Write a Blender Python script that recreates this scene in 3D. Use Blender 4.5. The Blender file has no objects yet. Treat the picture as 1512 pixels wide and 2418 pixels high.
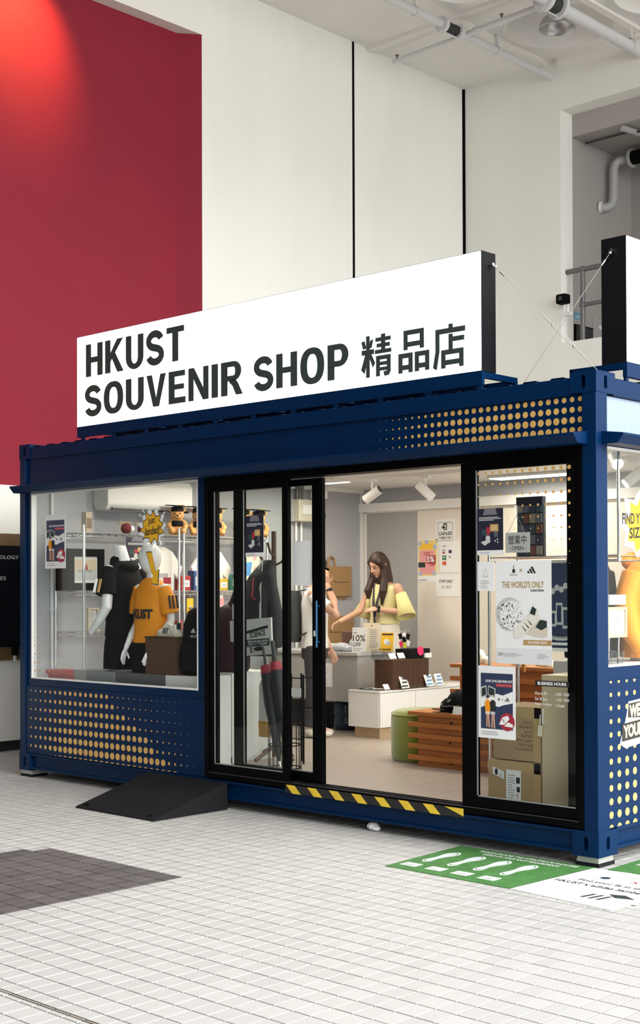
import bpy, bmesh, math, random
from mathutils import Vector, Matrix
from mathutils.geometry import tessellate_polygon
random.seed(7)
SC = bpy.context.scene
COL = SC.collection
PI = math.pi

# ---------------------------------------------------------------- camera
CAMPOS = Vector((4.39032, -7.05938, 1.68185))
YAW, PITCH, ROLL, FPX, SHY = -0.75829, 0.01278, -0.00339, 3196.33, 141.78
def cam_axes():
    f = Vector((math.sin(YAW)*math.cos(PITCH), math.cos(YAW)*math.cos(PITCH), math.sin(PITCH)))
    r = Vector((math.cos(YAW), -math.sin(YAW), 0)); u = r.cross(f)
    return r*math.cos(ROLL)+u*math.sin(ROLL), u*math.cos(ROLL)-r*math.sin(ROLL), f
CR, CU, CF = cam_axes()
cd = bpy.data.cameras.new('camera'); cam = bpy.data.objects.new('camera', cd); COL.objects.link(cam)
cam.matrix_world = Matrix(((CR.x, CU.x, -CF.x, CAMPOS.x), (CR.y, CU.y, -CF.y, CAMPOS.y), (CR.z, CU.z, -CF.z, CAMPOS.z), (0, 0, 0, 1)))
cd.sensor_fit = 'HORIZONTAL'; cd.sensor_width = 36; cd.lens = 36*FPX/1512; cd.shift_y = SHY/1512; cd.clip_end = 200
SC.camera = cam

# ---------------------------------------------------------------- world, sun, exposure
w = bpy.data.worlds.new('overcast_sky'); SC.world = w; w.use_nodes = True
bg = w.node_tree.nodes['Background']; bg.inputs[0].default_value = (0.97, 0.985, 1.0, 1); bg.inputs[1].default_value = 2.8
sd = bpy.data.lights.new('sun', 'SUN'); sd.energy = 2.3; sd.angle = math.radians(40); sd.color = (1.0, 0.97, 0.92)
sun = bpy.data.objects.new('sun', sd); COL.objects.link(sun)
sun.rotation_euler = Vector((1.0, 0.12, 0.55)).to_track_quat('Z', 'Y').to_euler(); sun.location = (12, -4, 9)
vs = SC.view_settings; vs.view_transform = 'Standard'; vs.look = 'None'; vs.gamma = 1; vs.exposure = 0.62; vs.use_curve_mapping = False

# ---------------------------------------------------------------- materials
MATS = {}
def M(name, col, rough=0.5, metal=0.0, var=0.0, scale=8.0, bump=0.0, spec=0.5, coat=0.0, emit=0.0, stretch=(1, 1, 1), sheen=0.0):
    if name in MATS: return MATS[name]
    m = bpy.data.materials.new(name); m.use_nodes = True
    nt = m.node_tree; b = nt.nodes['Principled BSDF']
    c = (col[0], col[1], col[2], 1)
    b.inputs['Base Color'].default_value = c
    b.inputs['Roughness'].default_value = rough; b.inputs['Metallic'].default_value = metal
    b.inputs['Specular IOR Level'].default_value = spec; b.inputs['Coat Weight'].default_value = coat
    if sheen: b.inputs['Sheen Weight'].default_value = sheen
    if emit: b.inputs['Emission Color'].default_value = c; b.inputs['Emission Strength'].default_value = emit
    if var or bump:
        tc = nt.nodes.new('ShaderNodeTexCoord'); mp = nt.nodes.new('ShaderNodeMapping'); mp.inputs['Scale'].default_value = stretch
        n = nt.nodes.new('ShaderNodeTexNoise'); n.inputs['Scale'].default_value = scale; n.inputs['Detail'].default_value = 5
        nt.links.new(tc.outputs['Object'], mp.inputs[0]); nt.links.new(mp.outputs[0], n.inputs['Vector'])
        if var:
            mx = nt.nodes.new('ShaderNodeMix'); mx.data_type = 'RGBA'
            mx.inputs[6].default_value = tuple(max(0, x*(1-var)) for x in col)+(1,)
            mx.inputs[7].default_value = tuple(min(1, x*(1+var)) for x in col)+(1,)
            nt.links.new(n.outputs['Fac'], mx.inputs[0]); nt.links.new(mx.outputs[2], b.inputs['Base Color'])
        if bump:
            bp = nt.nodes.new('ShaderNodeBump'); bp.inputs['Strength'].default_value = bump; bp.inputs['Distance'].default_value = 0.01
            nt.links.new(n.outputs['Fac'], bp.inputs['Height']); nt.links.new(bp.outputs[0], b.inputs['Normal'])
    MATS[name] = m
    return m
def glass_mat(name, tint=(0.94, 0.97, 0.96), ior=1.4):
    m = bpy.data.materials.new(name); m.use_nodes = True; nt = m.node_tree; nt.nodes.clear()
    o = nt.nodes.new('ShaderNodeOutputMaterial'); mx = nt.nodes.new('ShaderNodeMixShader')
    t = nt.nodes.new('ShaderNodeBsdfTransparent'); t.inputs[0].default_value = tint+(1,)
    g = nt.nodes.new('ShaderNodeBsdfGlossy'); g.inputs['Roughness'].default_value = 0.0; g.inputs[0].default_value = (1, 1, 1, 1)
    fr = nt.nodes.new('ShaderNodeFresnel'); fr.inputs[0].default_value = ior
    ge = nt.nodes.new('ShaderNodeNewGeometry'); mr = nt.nodes.new('ShaderNodeMapRange'); mr.inputs[3].default_value = ior; mr.inputs[4].default_value = 1/ior
    nt.links.new(ge.outputs['Backfacing'], mr.inputs[0]); nt.links.new(mr.outputs[0], fr.inputs[0]); nt.links.new(fr.outputs[0], mx.inputs[0]); nt.links.new(t.outputs[0], mx.inputs[1]); nt.links.new(g.outputs[0], mx.inputs[2]); nt.links.new(mx.outputs[0], o.inputs[0])
    MATS[name] = m; return m
GLASS = glass_mat('window_glass', (.95, .97, .965), 1.22); ACRYL = glass_mat('clear_acrylic', (0.93, 0.94, 0.95))
def tile_mat(name, col, var, speck):
    m = bpy.data.materials.new(name); m.use_nodes = True; nt = m.node_tree; b = nt.nodes['Principled BSDF']
    ge = nt.nodes.new('ShaderNodeNewGeometry'); sp = nt.nodes.new('ShaderNodeVectorMath'); sp.operation = 'SNAP'
    sp.inputs[1].default_value = (PX, PY, 5.0)
    of = nt.nodes.new('ShaderNodeVectorMath'); of.operation = 'SUBTRACT'; of.inputs[1].default_value = (TX0, TY0, -2)
    nt.links.new(ge.outputs['Position'], of.inputs[0]); nt.links.new(of.outputs[0], sp.inputs[0])
    wn = nt.nodes.new('ShaderNodeTexWhiteNoise'); wn.noise_dimensions = '3D'; nt.links.new(sp.outputs[0], wn.inputs[0])
    hs = nt.nodes.new('ShaderNodeMix'); hs.data_type = 'RGBA'
    hs.inputs[6].default_value = tuple(x*(1-var) for x in col)+(1,); hs.inputs[7].default_value = tuple(min(1, x*(1+var*.4)) for x in col)+(1,)
    nt.links.new(wn.outputs['Value'], hs.inputs[0])
    n = nt.nodes.new('ShaderNodeTexNoise'); n.inputs['Scale'].default_value = 260; n.inputs['Detail'].default_value = 2
    nt.links.new(ge.outputs['Position'], n.inputs['Vector'])
    rp = nt.nodes.new('ShaderNodeValToRGB'); rp.color_ramp.elements[0].position = 0.33; rp.color_ramp.elements[1].position = 0.42
    s = 1-speck; rp.color_ramp.elements[0].color = (s, s, s, 1)
    nt.links.new(n.outputs['Fac'], rp.inputs[0])
    mu = nt.nodes.new('ShaderNodeMix'); mu.data_type = 'RGBA'; mu.blend_type = 'MULTIPLY'; mu.inputs[0].default_value = 1
    nt.links.new(hs.outputs[2], mu.inputs[6]); nt.links.new(rp.outputs[0], mu.inputs[7]); nt.links.new(mu.outputs[2], b.inputs['Base Color'])
    b.inputs['Roughness'].default_value = 0.55; b.inputs['Specular IOR Level'].default_value = 0.35
    MATS[name] = m; return m

# ---------------------------------------------------------------- mesh helpers
ORG = {}
def origin(o):
    return ORG.get(o.name, Vector((0, 0, 0))) if o else Vector((0, 0, 0))
def link(name, me, parent=None):
    o = bpy.data.objects.new(name, me); COL.objects.link(o)
    if parent is not None:
        o.parent = parent; ORG[o.name] = origin(parent)
    return o
def tag(o, label=None, cat=None, group=None, kind=None):
    if label: o['label'] = label
    if cat: o['category'] = cat
    if group: o['group'] = group
    if kind: o['kind'] = kind
    return o
def thing(name, label, cat, loc=(0, 0, 0), group=None):
    o = bpy.data.objects.new(name, None); COL.objects.link(o); o.location = loc; o.empty_display_size = 0.1
    ORG[o.name] = Vector(loc)
    return tag(o, label, cat, group)
def copy_tree(o, parent=None):
    c = o.copy(); COL.objects.link(c)
    if parent is not None: c.parent = parent
    for ch in list(o.children): copy_tree(ch, c)
    return c
class MB:
    def __init__(s): s.v = []; s.f = []; s.T = None
    def add(s, vs, fs):
        k = len(s.v)
        if s.T is not None: vs = [s.T @ Vector(p) for p in vs]
        s.v += [tuple(p) for p in vs]; s.f += [tuple(i+k for i in q) for q in fs]
        return s
    def box(s, x0, y0, z0, x1, y1, z1, c=0.0):
        if x0 > x1: x0, x1 = x1, x0
        if y0 > y1: y0, y1 = y1, y0
        if z0 > z1: z0, z1 = z1, z0
        if c <= 0:
            return s.add([(x0, y0, z0), (x1, y0, z0), (x1, y1, z0), (x0, y1, z0), (x0, y0, z1), (x1, y0, z1), (x1, y1, z1), (x0, y1, z1)],
                  [(0, 3, 2, 1), (4, 5, 6, 7), (0, 1, 5, 4), (1, 2, 6, 5), (2, 3, 7, 6), (3, 0, 4, 7)])
        v = []; ax = ((x0, x1), (y0, y1), (z0, z1))
        for sx in (0, 1):
            for sy in (0, 1):
                for sz in (0, 1):
                    q = [ax[0][sx], ax[1][sy], ax[2][sz]]; d = [c if t == 0 else -c for t in (sx, sy, sz)]
                    v += [(q[0], q[1]+d[1], q[2]+d[2]), (q[0]+d[0], q[1], q[2]+d[2]), (q[0]+d[0], q[1]+d[1], q[2])]
        bm = bmesh.new()
        bv = [bm.verts.new(p) for p in v]; r = bmesh.ops.convex_hull(bm, input=bv)
        bm.verts.index_update()
        s.add([p.co[:] for p in bm.verts], [[q.index for q in f.verts] for f in bm.faces]); bm.free()
        return s
    def obox(s, c, size, rot=(0, 0, 0)):
        Rm = Matrix.Rotation(rot[2], 3, 'Z') @ Matrix.Rotation(rot[1], 3, 'Y') @ Matrix.Rotation(rot[0], 3, 'X')
        h = [t/2 for t in size]; c = Vector(c)
        vs = [c+Rm @ Vector((a*h[0], b*h[1], d*h[2])) for d in (-1, 1) for (a, b) in ((-1, -1), (1, -1), (1, 1), (-1, 1))]
        return s.add(vs, [(0, 3, 2, 1), (4, 5, 6, 7), (0, 1, 5, 4), (1, 2, 6, 5), (2, 3, 7, 6), (3, 0, 4, 7)])
    def tube(s, pts, rad, n=10, caps=True, flat=1.0, up=None):
        pts = [Vector(p) for p in pts]; m = len(pts)
        if not hasattr(rad, '__len__'): rad = [rad]*m
        vs = []; fs = []; prev = None
        for i, p in enumerate(pts):
            d = (pts[min(i+1, m-1)]-pts[max(i-1, 0)]).normalized()
            if prev is None:
                a = Vector(up) if up else (Vector((0, 0, 1)) if abs(d.z) < .9 else Vector((0, 1, 0)))
            else: a = prev
            x = a.cross(d)
            x = x.normalized() if x.length > 1e-6 else Vector((1, 0, 0))
            y = d.cross(x).normalized(); prev = y
            for k in range(n):
                t = 2*PI*k/n
                vs.append(p+x*math.cos(t)*rad[i]+y*math.sin(t)*rad[i]*flat)
        for i in range(m-1):
            for k in range(n):
                fs.append((i*n+k, i*n+(k+1) % n, (i+1)*n+(k+1) % n, (i+1)*n+k))
        if caps: fs += [tuple(range(n-1, -1, -1)), tuple(range((m-1)*n, m*n))]
        return s.add(vs, fs)
    def cyl(s, a, b, r, r2=None, n=14, caps=True): return s.tube([a, b], [r, r if r2 is None else r2], n, caps)
    def lathe(s, prof, c=(0, 0, 0), n=24, sx=1.0, sy=1.0, caps=True):
        vs = []; fs = []; m = len(prof)
        for (r, z) in prof:
            for k in range(n):
                t = 2*PI*k/n; vs.append((c[0]+r*math.cos(t)*sx, c[1]+r*math.sin(t)*sy, c[2]+z))
        for i in range(m-1):
            for k in range(n): fs.append((i*n+k, i*n+(k+1) % n, (i+1)*n+(k+1) % n, (i+1)*n+k))
        if caps: fs += [tuple(range(n-1, -1, -1)), tuple(range((m-1)*n, m*n))]
        return s.add(vs, fs)
    def ball(s, c, r, n=14, m=9):
        if not hasattr(r, '__len__'): r = (r, r, r)
        vs = [(c[0], c[1], c[2]-r[2])]; fs = []
        for i in range(1, m):
            t = PI*i/m
            for k in range(n): vs.append((c[0]+r[0]*math.sin(t)*math.cos(2*PI*k/n), c[1]+r[1]*math.sin(t)*math.sin(2*PI*k/n), c[2]-r[2]*math.cos(t)))
        vs.append((c[0], c[1], c[2]+r[2])); L = len(vs)-1
        for k in range(n): fs.append((0, 1+(k+1) % n, 1+k)); fs.append((L, 1+(m-2)*n+k, 1+(m-2)*n+(k+1) % n))
        for i in range(m-2):
            for k in range(n): fs.append((1+i*n+k, 1+i*n+(k+1) % n, 1+(i+1)*n+(k+1) % n, 1+(i+1)*n+k))
        return s.add(vs, fs)
    def sheet(s, loops, o, u, v, t):
        """polygon (first loop) with holes, drawn in axes u, v from o, extruded by vector t"""
        o, u, v, t = Vector(o), Vector(u), Vector(v), Vector(t)
        L3 = [[Vector((p[0], p[1], 0)) for p in lp] for lp in loops]
        tri = tessellate_polygon(L3); flat = [p for lp in L3 for p in lp]; n = len(flat)
        vs = [o+u*p.x+v*p.y for p in flat]; vs += [q+t for q in vs]
        fs = []
        for a in tri:
            fs.append((a[0], a[1], a[2])); fs.append((a[2]+n, a[1]+n, a[0]+n))
        k = 0
        for lp in L3:
            m = len(lp)
            for i in range(m): fs.append((k+i, k+(i+1) % m, n+k+(i+1) % m, n+k+i))
            k += m
        return s.add(vs, fs)
    def loft(s, rings, caps=True):
        n = len(rings[0]); vs = [p for r in rings for p in r]; fs = []
        for i in range(len(rings)-1):
            for k in range(n): fs.append((i*n+k, i*n+(k+1) % n, (i+1)*n+(k+1) % n, (i+1)*n+k))
        if caps: fs += [tuple(range(n-1, -1, -1)), tuple(range((len(rings)-1)*n, len(rings)*n))]
        return s.add(vs, fs)
    def build(s, name, mat, parent=None, smooth=False, bevel=0.0, fixn=True):
        o0 = origin(parent); me = bpy.data.meshes.new(name)
        me.from_pydata([(p[0]-o0.x, p[1]-o0.y, p[2]-o0.z) for p in s.v], [], s.f); me.validate()
        if fixn:
            bm = bmesh.new(); bm.from_mesh(me); bmesh.ops.recalc_face_normals(bm, faces=bm.faces); bm.to_mesh(me); bm.free()
        if mat: me.materials.append(mat)
        if smooth:
            for p in me.polygons: p.use_smooth = True
            if smooth != True: me.set_sharp_from_angle(angle=math.radians(smooth))
        ob = link(name, me, parent)
        if bevel:
            b = ob.modifiers.new('bevel', 'BEVEL'); b.width = bevel; b.segments = 2; b.limit_method = 'ANGLE'
        return ob
    def blob(s, name, mat, parent=None, voxel=0.008, it=4):
        """join everything collected so far into one continuous smooth skin"""
        o = s.build(name, mat, parent)
        r = o.modifiers.new('remesh', 'REMESH'); r.mode = 'VOXEL'; r.voxel_size = voxel; r.use_smooth_shade = True
        if it:
            q = o.modifiers.new('smooth', 'SMOOTH'); q.iterations = it; q.factor = 0.5
        return o
def struct(name, mb, mat, parent=None, **k):
    o = mb.build(name, mat, parent, **k)
    if parent is None: o['kind'] = 'structure'
    return o
def oval(cx, cy, rx, ry, n=16, p=0):
    return [(cx+rx*math.cos(2*PI*k/n+p), cy+ry*math.sin(2*PI*k/n+p)) for k in range(n)]
def slot(cx, cy, rx, ry, n=8):
    h = ry-rx; pts = []
    for k in range(n+1): pts.append((cx+rx*math.cos(PI*k/n), cy+h+rx*math.sin(PI*k/n)))
    for k in range(n+1): pts.append((cx-rx*math.cos(PI*k/n), cy-h-rx*math.sin(PI*k/n)))
    return pts
TXC = {}
def text2d(s, bold=0.0):
    k = (s, bold)
    if k not in TXC:
        c = bpy.data.curves.new('t', 'FONT'); c.body = s; c.offset = bold; c.resolution_u = 3
        o = bpy.data.objects.new('t', c); me = bpy.data.meshes.new_from_object(o)
        vs = [(v.co.x, v.co.y) for v in me.vertices]; fs = [tuple(p.vertices) for p in me.polygons]
        bpy.data.objects.remove(o); bpy.data.curves.remove(c); bpy.data.meshes.remove(me)
        TXC[k] = (vs, fs)
    return TXC[k]
class Sheet:
    """a flat printed thing: origin at lower left, axes u (right) and v (up), n towards the viewer"""
    def __init__(s, o, u, v, wd, ht):
        s.o = Vector(o); s.u = Vector(u).normalized(); s.v = Vector(v).normalized(); s.n = s.u.cross(s.v).normalized(); s.w = wd; s.h = ht; s.layers = {}
    def P(s, a, b, l): return s.o+s.u*(a*s.w)+s.v*(b*s.h)+s.n*l
    def mb(s, m, part):
        return s.layers.setdefault((m.name, part), (MB(), m, part))[0]
    def poly(s, pts, m, l=1, part='print'):
        s.mb(m, part).sheet([pts], s.o+s.n*(l*.0006), s.u*s.w, s.v*s.h, s.n*.0003); return s
    def rect(s, a0, b0, a1, b1, m, l=1, part='print'):
        return s.poly([(a0, b0), (a1, b0), (a1, b1), (a0, b1)], m, l, part)
    def disc(s, a, b, r, m, l=1, part='print', n=18, ry=None):
        return s.poly(oval(a, b, r, ry if ry else r*s.w/s.h, n), m, l, part)
    def text(s, t, a0, b0, a1, b1, m, l=2, part='lettering', bold=0.0, rot=False, slant=0.0):
        vs, fs = text2d(t, bold)
        if not vs: return s
        x0 = min(p[0] for p in vs); x1 = max(p[0] for p in vs); y0 = min(p[1] for p in vs); y1 = max(p[1] for p in vs)
        out = []
        for (x, y) in vs:
            X = (x-x0)/max(1e-6, x1-x0); Y = (y-y0)/max(1e-6, y1-y0)
            if rot: X, Y = 1-X, 1-Y
            out.append(s.P(a0+(a1-a0)*X, b0+(b1-b0)*Y+slant*X, l*.0006))
        s.mb(m, part).add(out, fs); return s
    def lines(s, a0, b0, a1, b1, n, m, l=2, frac=0.4, part='print'):
        """rows of print too small to read"""
        h = (b1-b0)/n
        for i in range(n):
            y = b1-h*(i+1); s.rect(a0, y, a0+(a1-a0)*random.uniform(.6, 1), y+h*frac, m, l, part)
        return s
    def stripes3(s, a, b, wd, m, l=2, k=1.0):
        """three slanted bars growing to the right"""
        ar = s.w/s.h
        for i in range(3):
            x = a+wd*(.05+.31*i); hh = wd*ar*(.22+.2*i)*k
            s.poly([(x+wd*.19, b), (x+wd*.38, b), (x+wd*.38-hh/ar*.55/k, b+hh), (x+wd*.19-hh/ar*.55/k, b+hh*.86)], m, l, 'logo')
        return s
    def build(s, parent):
        for (mb, m, part) in s.layers.values():
            o = mb.build(part, m, parent, fixn=False)
            if len(mb.f) > 8: o['kind'] = 'stuff'
def board(name, label, cat, o, u, v, wd, ht, mat, th=0.0015, group=None):
    """paper, card or panel of real thickness; returns thing and its Sheet"""
    sh = Sheet(o, u, v, wd, ht)
    t = thing(name, label, cat, tuple(sh.o), group)
    mb = MB(); mb.sheet([[(0, 0), (1, 0), (1, 1), (0, 1)]], sh.o-sh.n*th, sh.u*wd, sh.v*ht, sh.n*th)
    mb.build('sheet', mat, t)
    return t, sh
# ---------------------------------------------------------------- common materials
PX, PY, TX0, TY0 = 0.1017, 0.1352, 1.285, -1.984
PLASTER = M('off_white_plaster', (0.87, 0.855, 0.79), .85, var=.055, scale=1.6, bump=.04, stretch=(1, 1, .3))
CEILM = M('ceiling_plaster', (0.84, 0.81, 0.76), .9, var=.07, scale=.9)
REDP = M('crimson_wall_paint', (0.25, 0.004, 0.021), .75, var=.1, scale=2.0, bump=.06)
GROUT = M('tile_grout', (0.25, 0.235, 0.22), .9, var=.15, scale=9)
TILE = tile_mat('pale_speckled_tile', (0.445, 0.44, 0.428), .06, .25)
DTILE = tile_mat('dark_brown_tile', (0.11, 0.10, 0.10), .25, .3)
BLACK = M('black_gap', (0.003, 0.003, 0.003), .9, spec=.1)
BLUE = M('container_blue_paint', (0.0, 0.0165, 0.064), .4, var=.12, scale=3, spec=.13)
GOLD = M('gold_dot_print', (0.72, 0.43, 0.12), .5)
BLKF = M('black_door_frame', (0.0012, 0.0012, 0.0016), .4, spec=.06)
WHITE = M('white_paint', (0.80, 0.80, 0.78), .5)
PAPER = M('white_paper', (0.78, 0.79, 0.78), .7)
INK = M('black_ink', (0.012, 0.014, 0.016), .6)
GALV = M('galvanised_pipe', (0.16, 0.16, 0.155), .5, metal=.4, var=.15, scale=20)
PIPEW = M('white_pipe_paint', (0.66, 0.66, 0.65), .45)
CHROME = M('chrome_wire', (0.75, 0.76, 0.77), .18, metal=1.0)
RUBBER = M('black_rubber', (0.007, 0.0075, 0.009), .75, var=.3, scale=60, bump=.25, spec=.2)
DGREY = M('dark_grey_paint', (0.05, 0.05, 0.05), .6)

# ---------------------------------------------------------------- floor
floor = struct('floor', MB().box(-8.3, -14, -.12, 30, 11, -.004), GROUT)
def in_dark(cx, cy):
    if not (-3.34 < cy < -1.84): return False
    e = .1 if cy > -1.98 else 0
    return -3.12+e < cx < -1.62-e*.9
tm = bpy.data.meshes.new('tile')
b = .004; hx, hy = (PX-.0085)/2, (PY-.0085)/2
tv = [(-hx, -hy, -.012), (hx, -hy, -.012), (hx, hy, -.012), (-hx, hy, -.012), (-hx, -hy, -.0006), (hx, -hy, -.0006), (hx, hy, -.0006), (-hx, hy, -.0006),
      (-hx+.0008, -hy+.0008, 0), (hx-.0008, -hy+.0008, 0), (hx-.0008, hy-.0008, 0), (-hx+.0008, hy-.0008, 0)]
tfc = [(0, 1, 5, 4), (1, 2, 6, 5), (2, 3, 7, 6), (3, 0, 4, 7), (4, 5, 9, 8), (5, 6, 10, 9), (6, 7, 11, 10), (7, 4, 8, 11), (8, 9, 10, 11)]
tm.from_pydata(tv, [], tfc); tm.materials.append(TILE)
cells = []
for i in range(-92, 55):
    for j in range(-36, 90):
        cx, cy = TX0+(i+.5)*PX, TY0+(j+.5)*PY
        if cx < -7.74 or cx > 6 or cy < -6.5 or cy > 8.85: continue
        d = Vector((cx, cy, 0))-CAMPOS; z = d.dot(CF)
        near = z > 1 and abs(d.dot(CR)/z*FPX) < 790 and -d.dot(CU)/z*FPX+SHY < 1240
        cells.append((z if near and not in_dark(cx, cy) else 99, cx, cy))
cells.sort()
for (z, cx, cy) in cells[:300]:
    o = link('tile', tm, floor); o.location = (cx, cy, random.uniform(-.0006, .0004))
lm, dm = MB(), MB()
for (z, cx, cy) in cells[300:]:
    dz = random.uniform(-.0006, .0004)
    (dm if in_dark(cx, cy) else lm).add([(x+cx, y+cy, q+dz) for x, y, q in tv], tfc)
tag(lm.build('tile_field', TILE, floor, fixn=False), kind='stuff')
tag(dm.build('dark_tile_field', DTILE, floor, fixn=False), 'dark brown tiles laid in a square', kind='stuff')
y0 = TY0-.1352*13.7
struct('trim_3', MB().box(-7.7, y0-.012, -.01, 5, y0-.004, .001).box(-7.7, y0+.004, -.01, 5, y0+.012, .001), M('joint_metal', (.12, .10, .07), .5, metal=.4))

# ---------------------------------------------------------------- building walls
struct('wall_left', MB().box(-8.3, -1.95, 0, -7.77, 9.2, 2.79).box(-8.3, -1.95, 8.36, -7.77, 9.2, 9.4).box(-8.3, 3.74, 2.79, -7.77, 9.2, 8.36), PLASTER)
struct('wall_recess', MB().box(-8.3, -1.95, 2.79, -7.95, 3.735, 8.36).sheet([[(-7.951, 3.49), (-7.768, 3.739), (-7.951, 3.739)]], (0, 0, 2.791), (1, 0, 0), (0, 1, 0), (0, 0, 5.568)), REDP)
struct('wall_back', MB().box(-7.77, 8.91, 0, -6.09, 9.21, 9.4).box(-6.09, 8.91, 0, 9, 9.21, 5.1).box(-6.09, 8.91, 8.36, 9, 9.21, 9.4).box(3.0, 8.91, 5.1, 9, 9.21, 8.36), PLASTER)
struct('trim_1', MB().box(-7.775, 6.44, 0, -7.766, 6.482, 9.07), BLACK)
struct('trim_2', MB().box(-7.772, 8.87, 0, -7.762, 8.912, 9.07).box(-7.772, 8.9, 0, -7.745, 8.912, 9.07), BLACK)
sk = struct('baseboard_left', MB().box(-7.77, -1.95, 0, -7.758, 8.9, .105), M('skirting_grout', (.2, .2, .2), .8))
for i in range(27):
    y = -1.95+i*.402; MB().box(-7.765, y, .002, -7.752, y+.397, .105).build('skirting_tile', M('black_skirting', (.01, .01, .011), .35), sk)
struct('wall_dark_blocker', MB().box(-8.3, -14, 0, -7.77, -1.95, 9.4), M('blocker_dark_grey', (.035, .033, .032), .6, var=.2, scale=2))  # unseen dark wall added to keep reflections in the shop glass dark
struct('wall_front_blocker', MB().box(-8.3, -14.4, 0, 12, -14, 9.4), M('blocker_grey', (.20, .195, .19), .8, var=.1, scale=1))  # unseen wall added behind the camera to darken the container front
# loft seen through the high opening
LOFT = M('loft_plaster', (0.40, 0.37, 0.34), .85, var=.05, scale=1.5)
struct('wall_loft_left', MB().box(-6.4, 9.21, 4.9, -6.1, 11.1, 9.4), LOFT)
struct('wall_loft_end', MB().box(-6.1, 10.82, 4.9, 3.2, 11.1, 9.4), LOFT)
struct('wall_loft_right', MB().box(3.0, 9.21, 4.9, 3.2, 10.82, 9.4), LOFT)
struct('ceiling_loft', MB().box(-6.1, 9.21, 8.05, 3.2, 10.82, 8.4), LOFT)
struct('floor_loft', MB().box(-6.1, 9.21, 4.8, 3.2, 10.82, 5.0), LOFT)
# ceiling with two round coffers
DOMES = [(-5.45, 7.93, .72), (-3.88, 8.0, .70), (-5.45, 6.0, .70)]
outer = [(-8.3, -14), (3.5, -14), (3.5, 9.2), (-8.3, 9.2)]  # ceiling carried on unseen behind the camera to block sky light
cm = MB().sheet([outer]+[oval(a, b, r, r, 40) for a, b, r in DOMES], (0, 0, 9.07), (1, 0, 0), (0, 1, 0), (0, 0, .05))
ceil = struct('ceiling', cm, CEILM)
for (a, b, r) in DOMES:
    prof = [(r*1.03, 9.066), (r*1.02, 9.05), (r*.985, 9.05), (r*.97, 9.10), (r*.95, 9.20), (r*.87, 9.34), (r*.70, 9.46), (r*.45, 9.53), (r*.2, 9.56), (.01, 9.565)]
    MB().lathe(prof, (a, b, 0), 40, caps=False).build('coffer', CEILM, ceil, smooth=60, fixn=False)
MB().box(-7.77, 6.72, 9.02, 2, 6.83, 9.07).build('rib', CEILM, ceil)
MB().box(-6.32, 6.83, 9.03, -6.25, 8.91, 9.07).build('rib', CEILM, ceil)
MB().box(-4.82, 6.83, 9.03, -4.72, 8.91, 9.07).build('rib', CEILM, ceil)
MB().box(-6.09, 8.80, 8.98, 2, 8.91, 9.07).build('rib', CEILM, ceil)

# ---------------------------------------------------------------- ceiling services
def pendant(c, label, energy=0):
    t = thing('pendant_lamp', label, 'lamp', c, 'bell lamps in the ceiling coffers')
    x, y, z = c
    pr = [(.235, 0), (.24, .006), (.225, .06), (.19, .13), (.13, .18), (.09, .2), (.085, .2), (.12, .175), (.18, .125), (.215, .058), (.228, .004)]
    MB().lathe(pr+[pr[0]], c, 32, caps=False).build('shade', M('spun_aluminium', (.55, .55, .54), .35, metal=.7), t, smooth=50)
    MB().lathe([(.05, .2), (.05, .26), (.02, .28), (.02, .45)], c, 16).build('lamp_holder', DGREY, t, smooth=40)
    MB().lathe([(.085, .14), (.085, .2)], c, 20).build('lamp_lens', M('dark_lens', (.02, .02, .02), .3), t)
pendant((-5.36, 7.74, 8.93), 'grey bell-shaped lamp inside the shallow ceiling coffer nearest the corner')
def flanged_pipe(name, label, pts, r, coupling=None, extra=()):
    t = thing(name, label, 'pipe', pts[0]); MB().tube(pts, r, 16).build('pipe_run', PIPEW, t, smooth=50)
    if coupling:
        a, b = Vector(coupling[0]), Vector(coupling[1]); d = (b-a).normalized()
        for p in (a, b):
            MB().cyl(p-d*.03, p+d*.03, r*2.0, n=20).build('flange', PIPEW, t, smooth=40)
        MB().tube([a+(b-a)*(k/12) for k in range(13)], [r*(1.3 if k % 2 else 1.18) for k in range(13)], 16).build('rubber_bellows', M('braided_rubber', (.03, .03, .03), .6), t)
        for k in range(3):
            an = 2*PI*k/3+.5; q = Vector((math.cos(an)*r*1.75, 0, math.sin(an)*r*1.75))
            MB().cyl(a+q-d*.05, b+q+d*.05, .009, n=8).build('tie_rod', PIPEW, t)
    return t
flanged_pipe('sprinkler_main', 'white sprinkler pipe with a black flexible coupling close to the wall corner', [(-6.22, 3.0, 8.85), (-6.22, 8.91, 8.85)], .05, ((-6.22, 6.44, 8.85), (-6.22, 6.76, 8.85)))
flanged_pipe('sprinkler_main', 'thick white pipe with bellows joint running over the bell lamp', [(-4.8, 3.5, 8.8), (-4.8, 8.91, 8.8)], .075, ((-4.8, 6.62, 8.8), (-4.8, 6.92, 8.8)))
t = thing('sprinkler_branch', 'thin white branch pipe crossing the ceiling between two mains', 'pipe', (-7.45, 6.95, 8.85))
MB().tube([(-7.5, 6.98, 8.87), (-6.3, 6.90, 8.85)], .026, 12).build('pipe_run', PIPEW, t, smooth=50)
MB().tube([(-6.2, 6.9, 8.85), (-4.8, 6.84, 8.85)], .036, 12).build('pipe_run', PIPEW, t, smooth=50)
for x in (-6.0, -5.55): MB().cyl((x-.05, 6.885, 8.85), (x+.05, 6.88, 8.85), .045, n=14).build('pipe_socket', PIPEW, t, smooth=50)
for (x, y) in ((-7.42, 6.97), (-5.62, 6.88)):
    h = MB().cyl((x, y, 8.85), (x, y, 8.93), .012, n=8).cyl((x, y, 8.93), (x, y, 8.94), .028, n=10).build('sprinkler_head', M('brass', (.25, .2, .12), .4, metal=.8), t)
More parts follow.
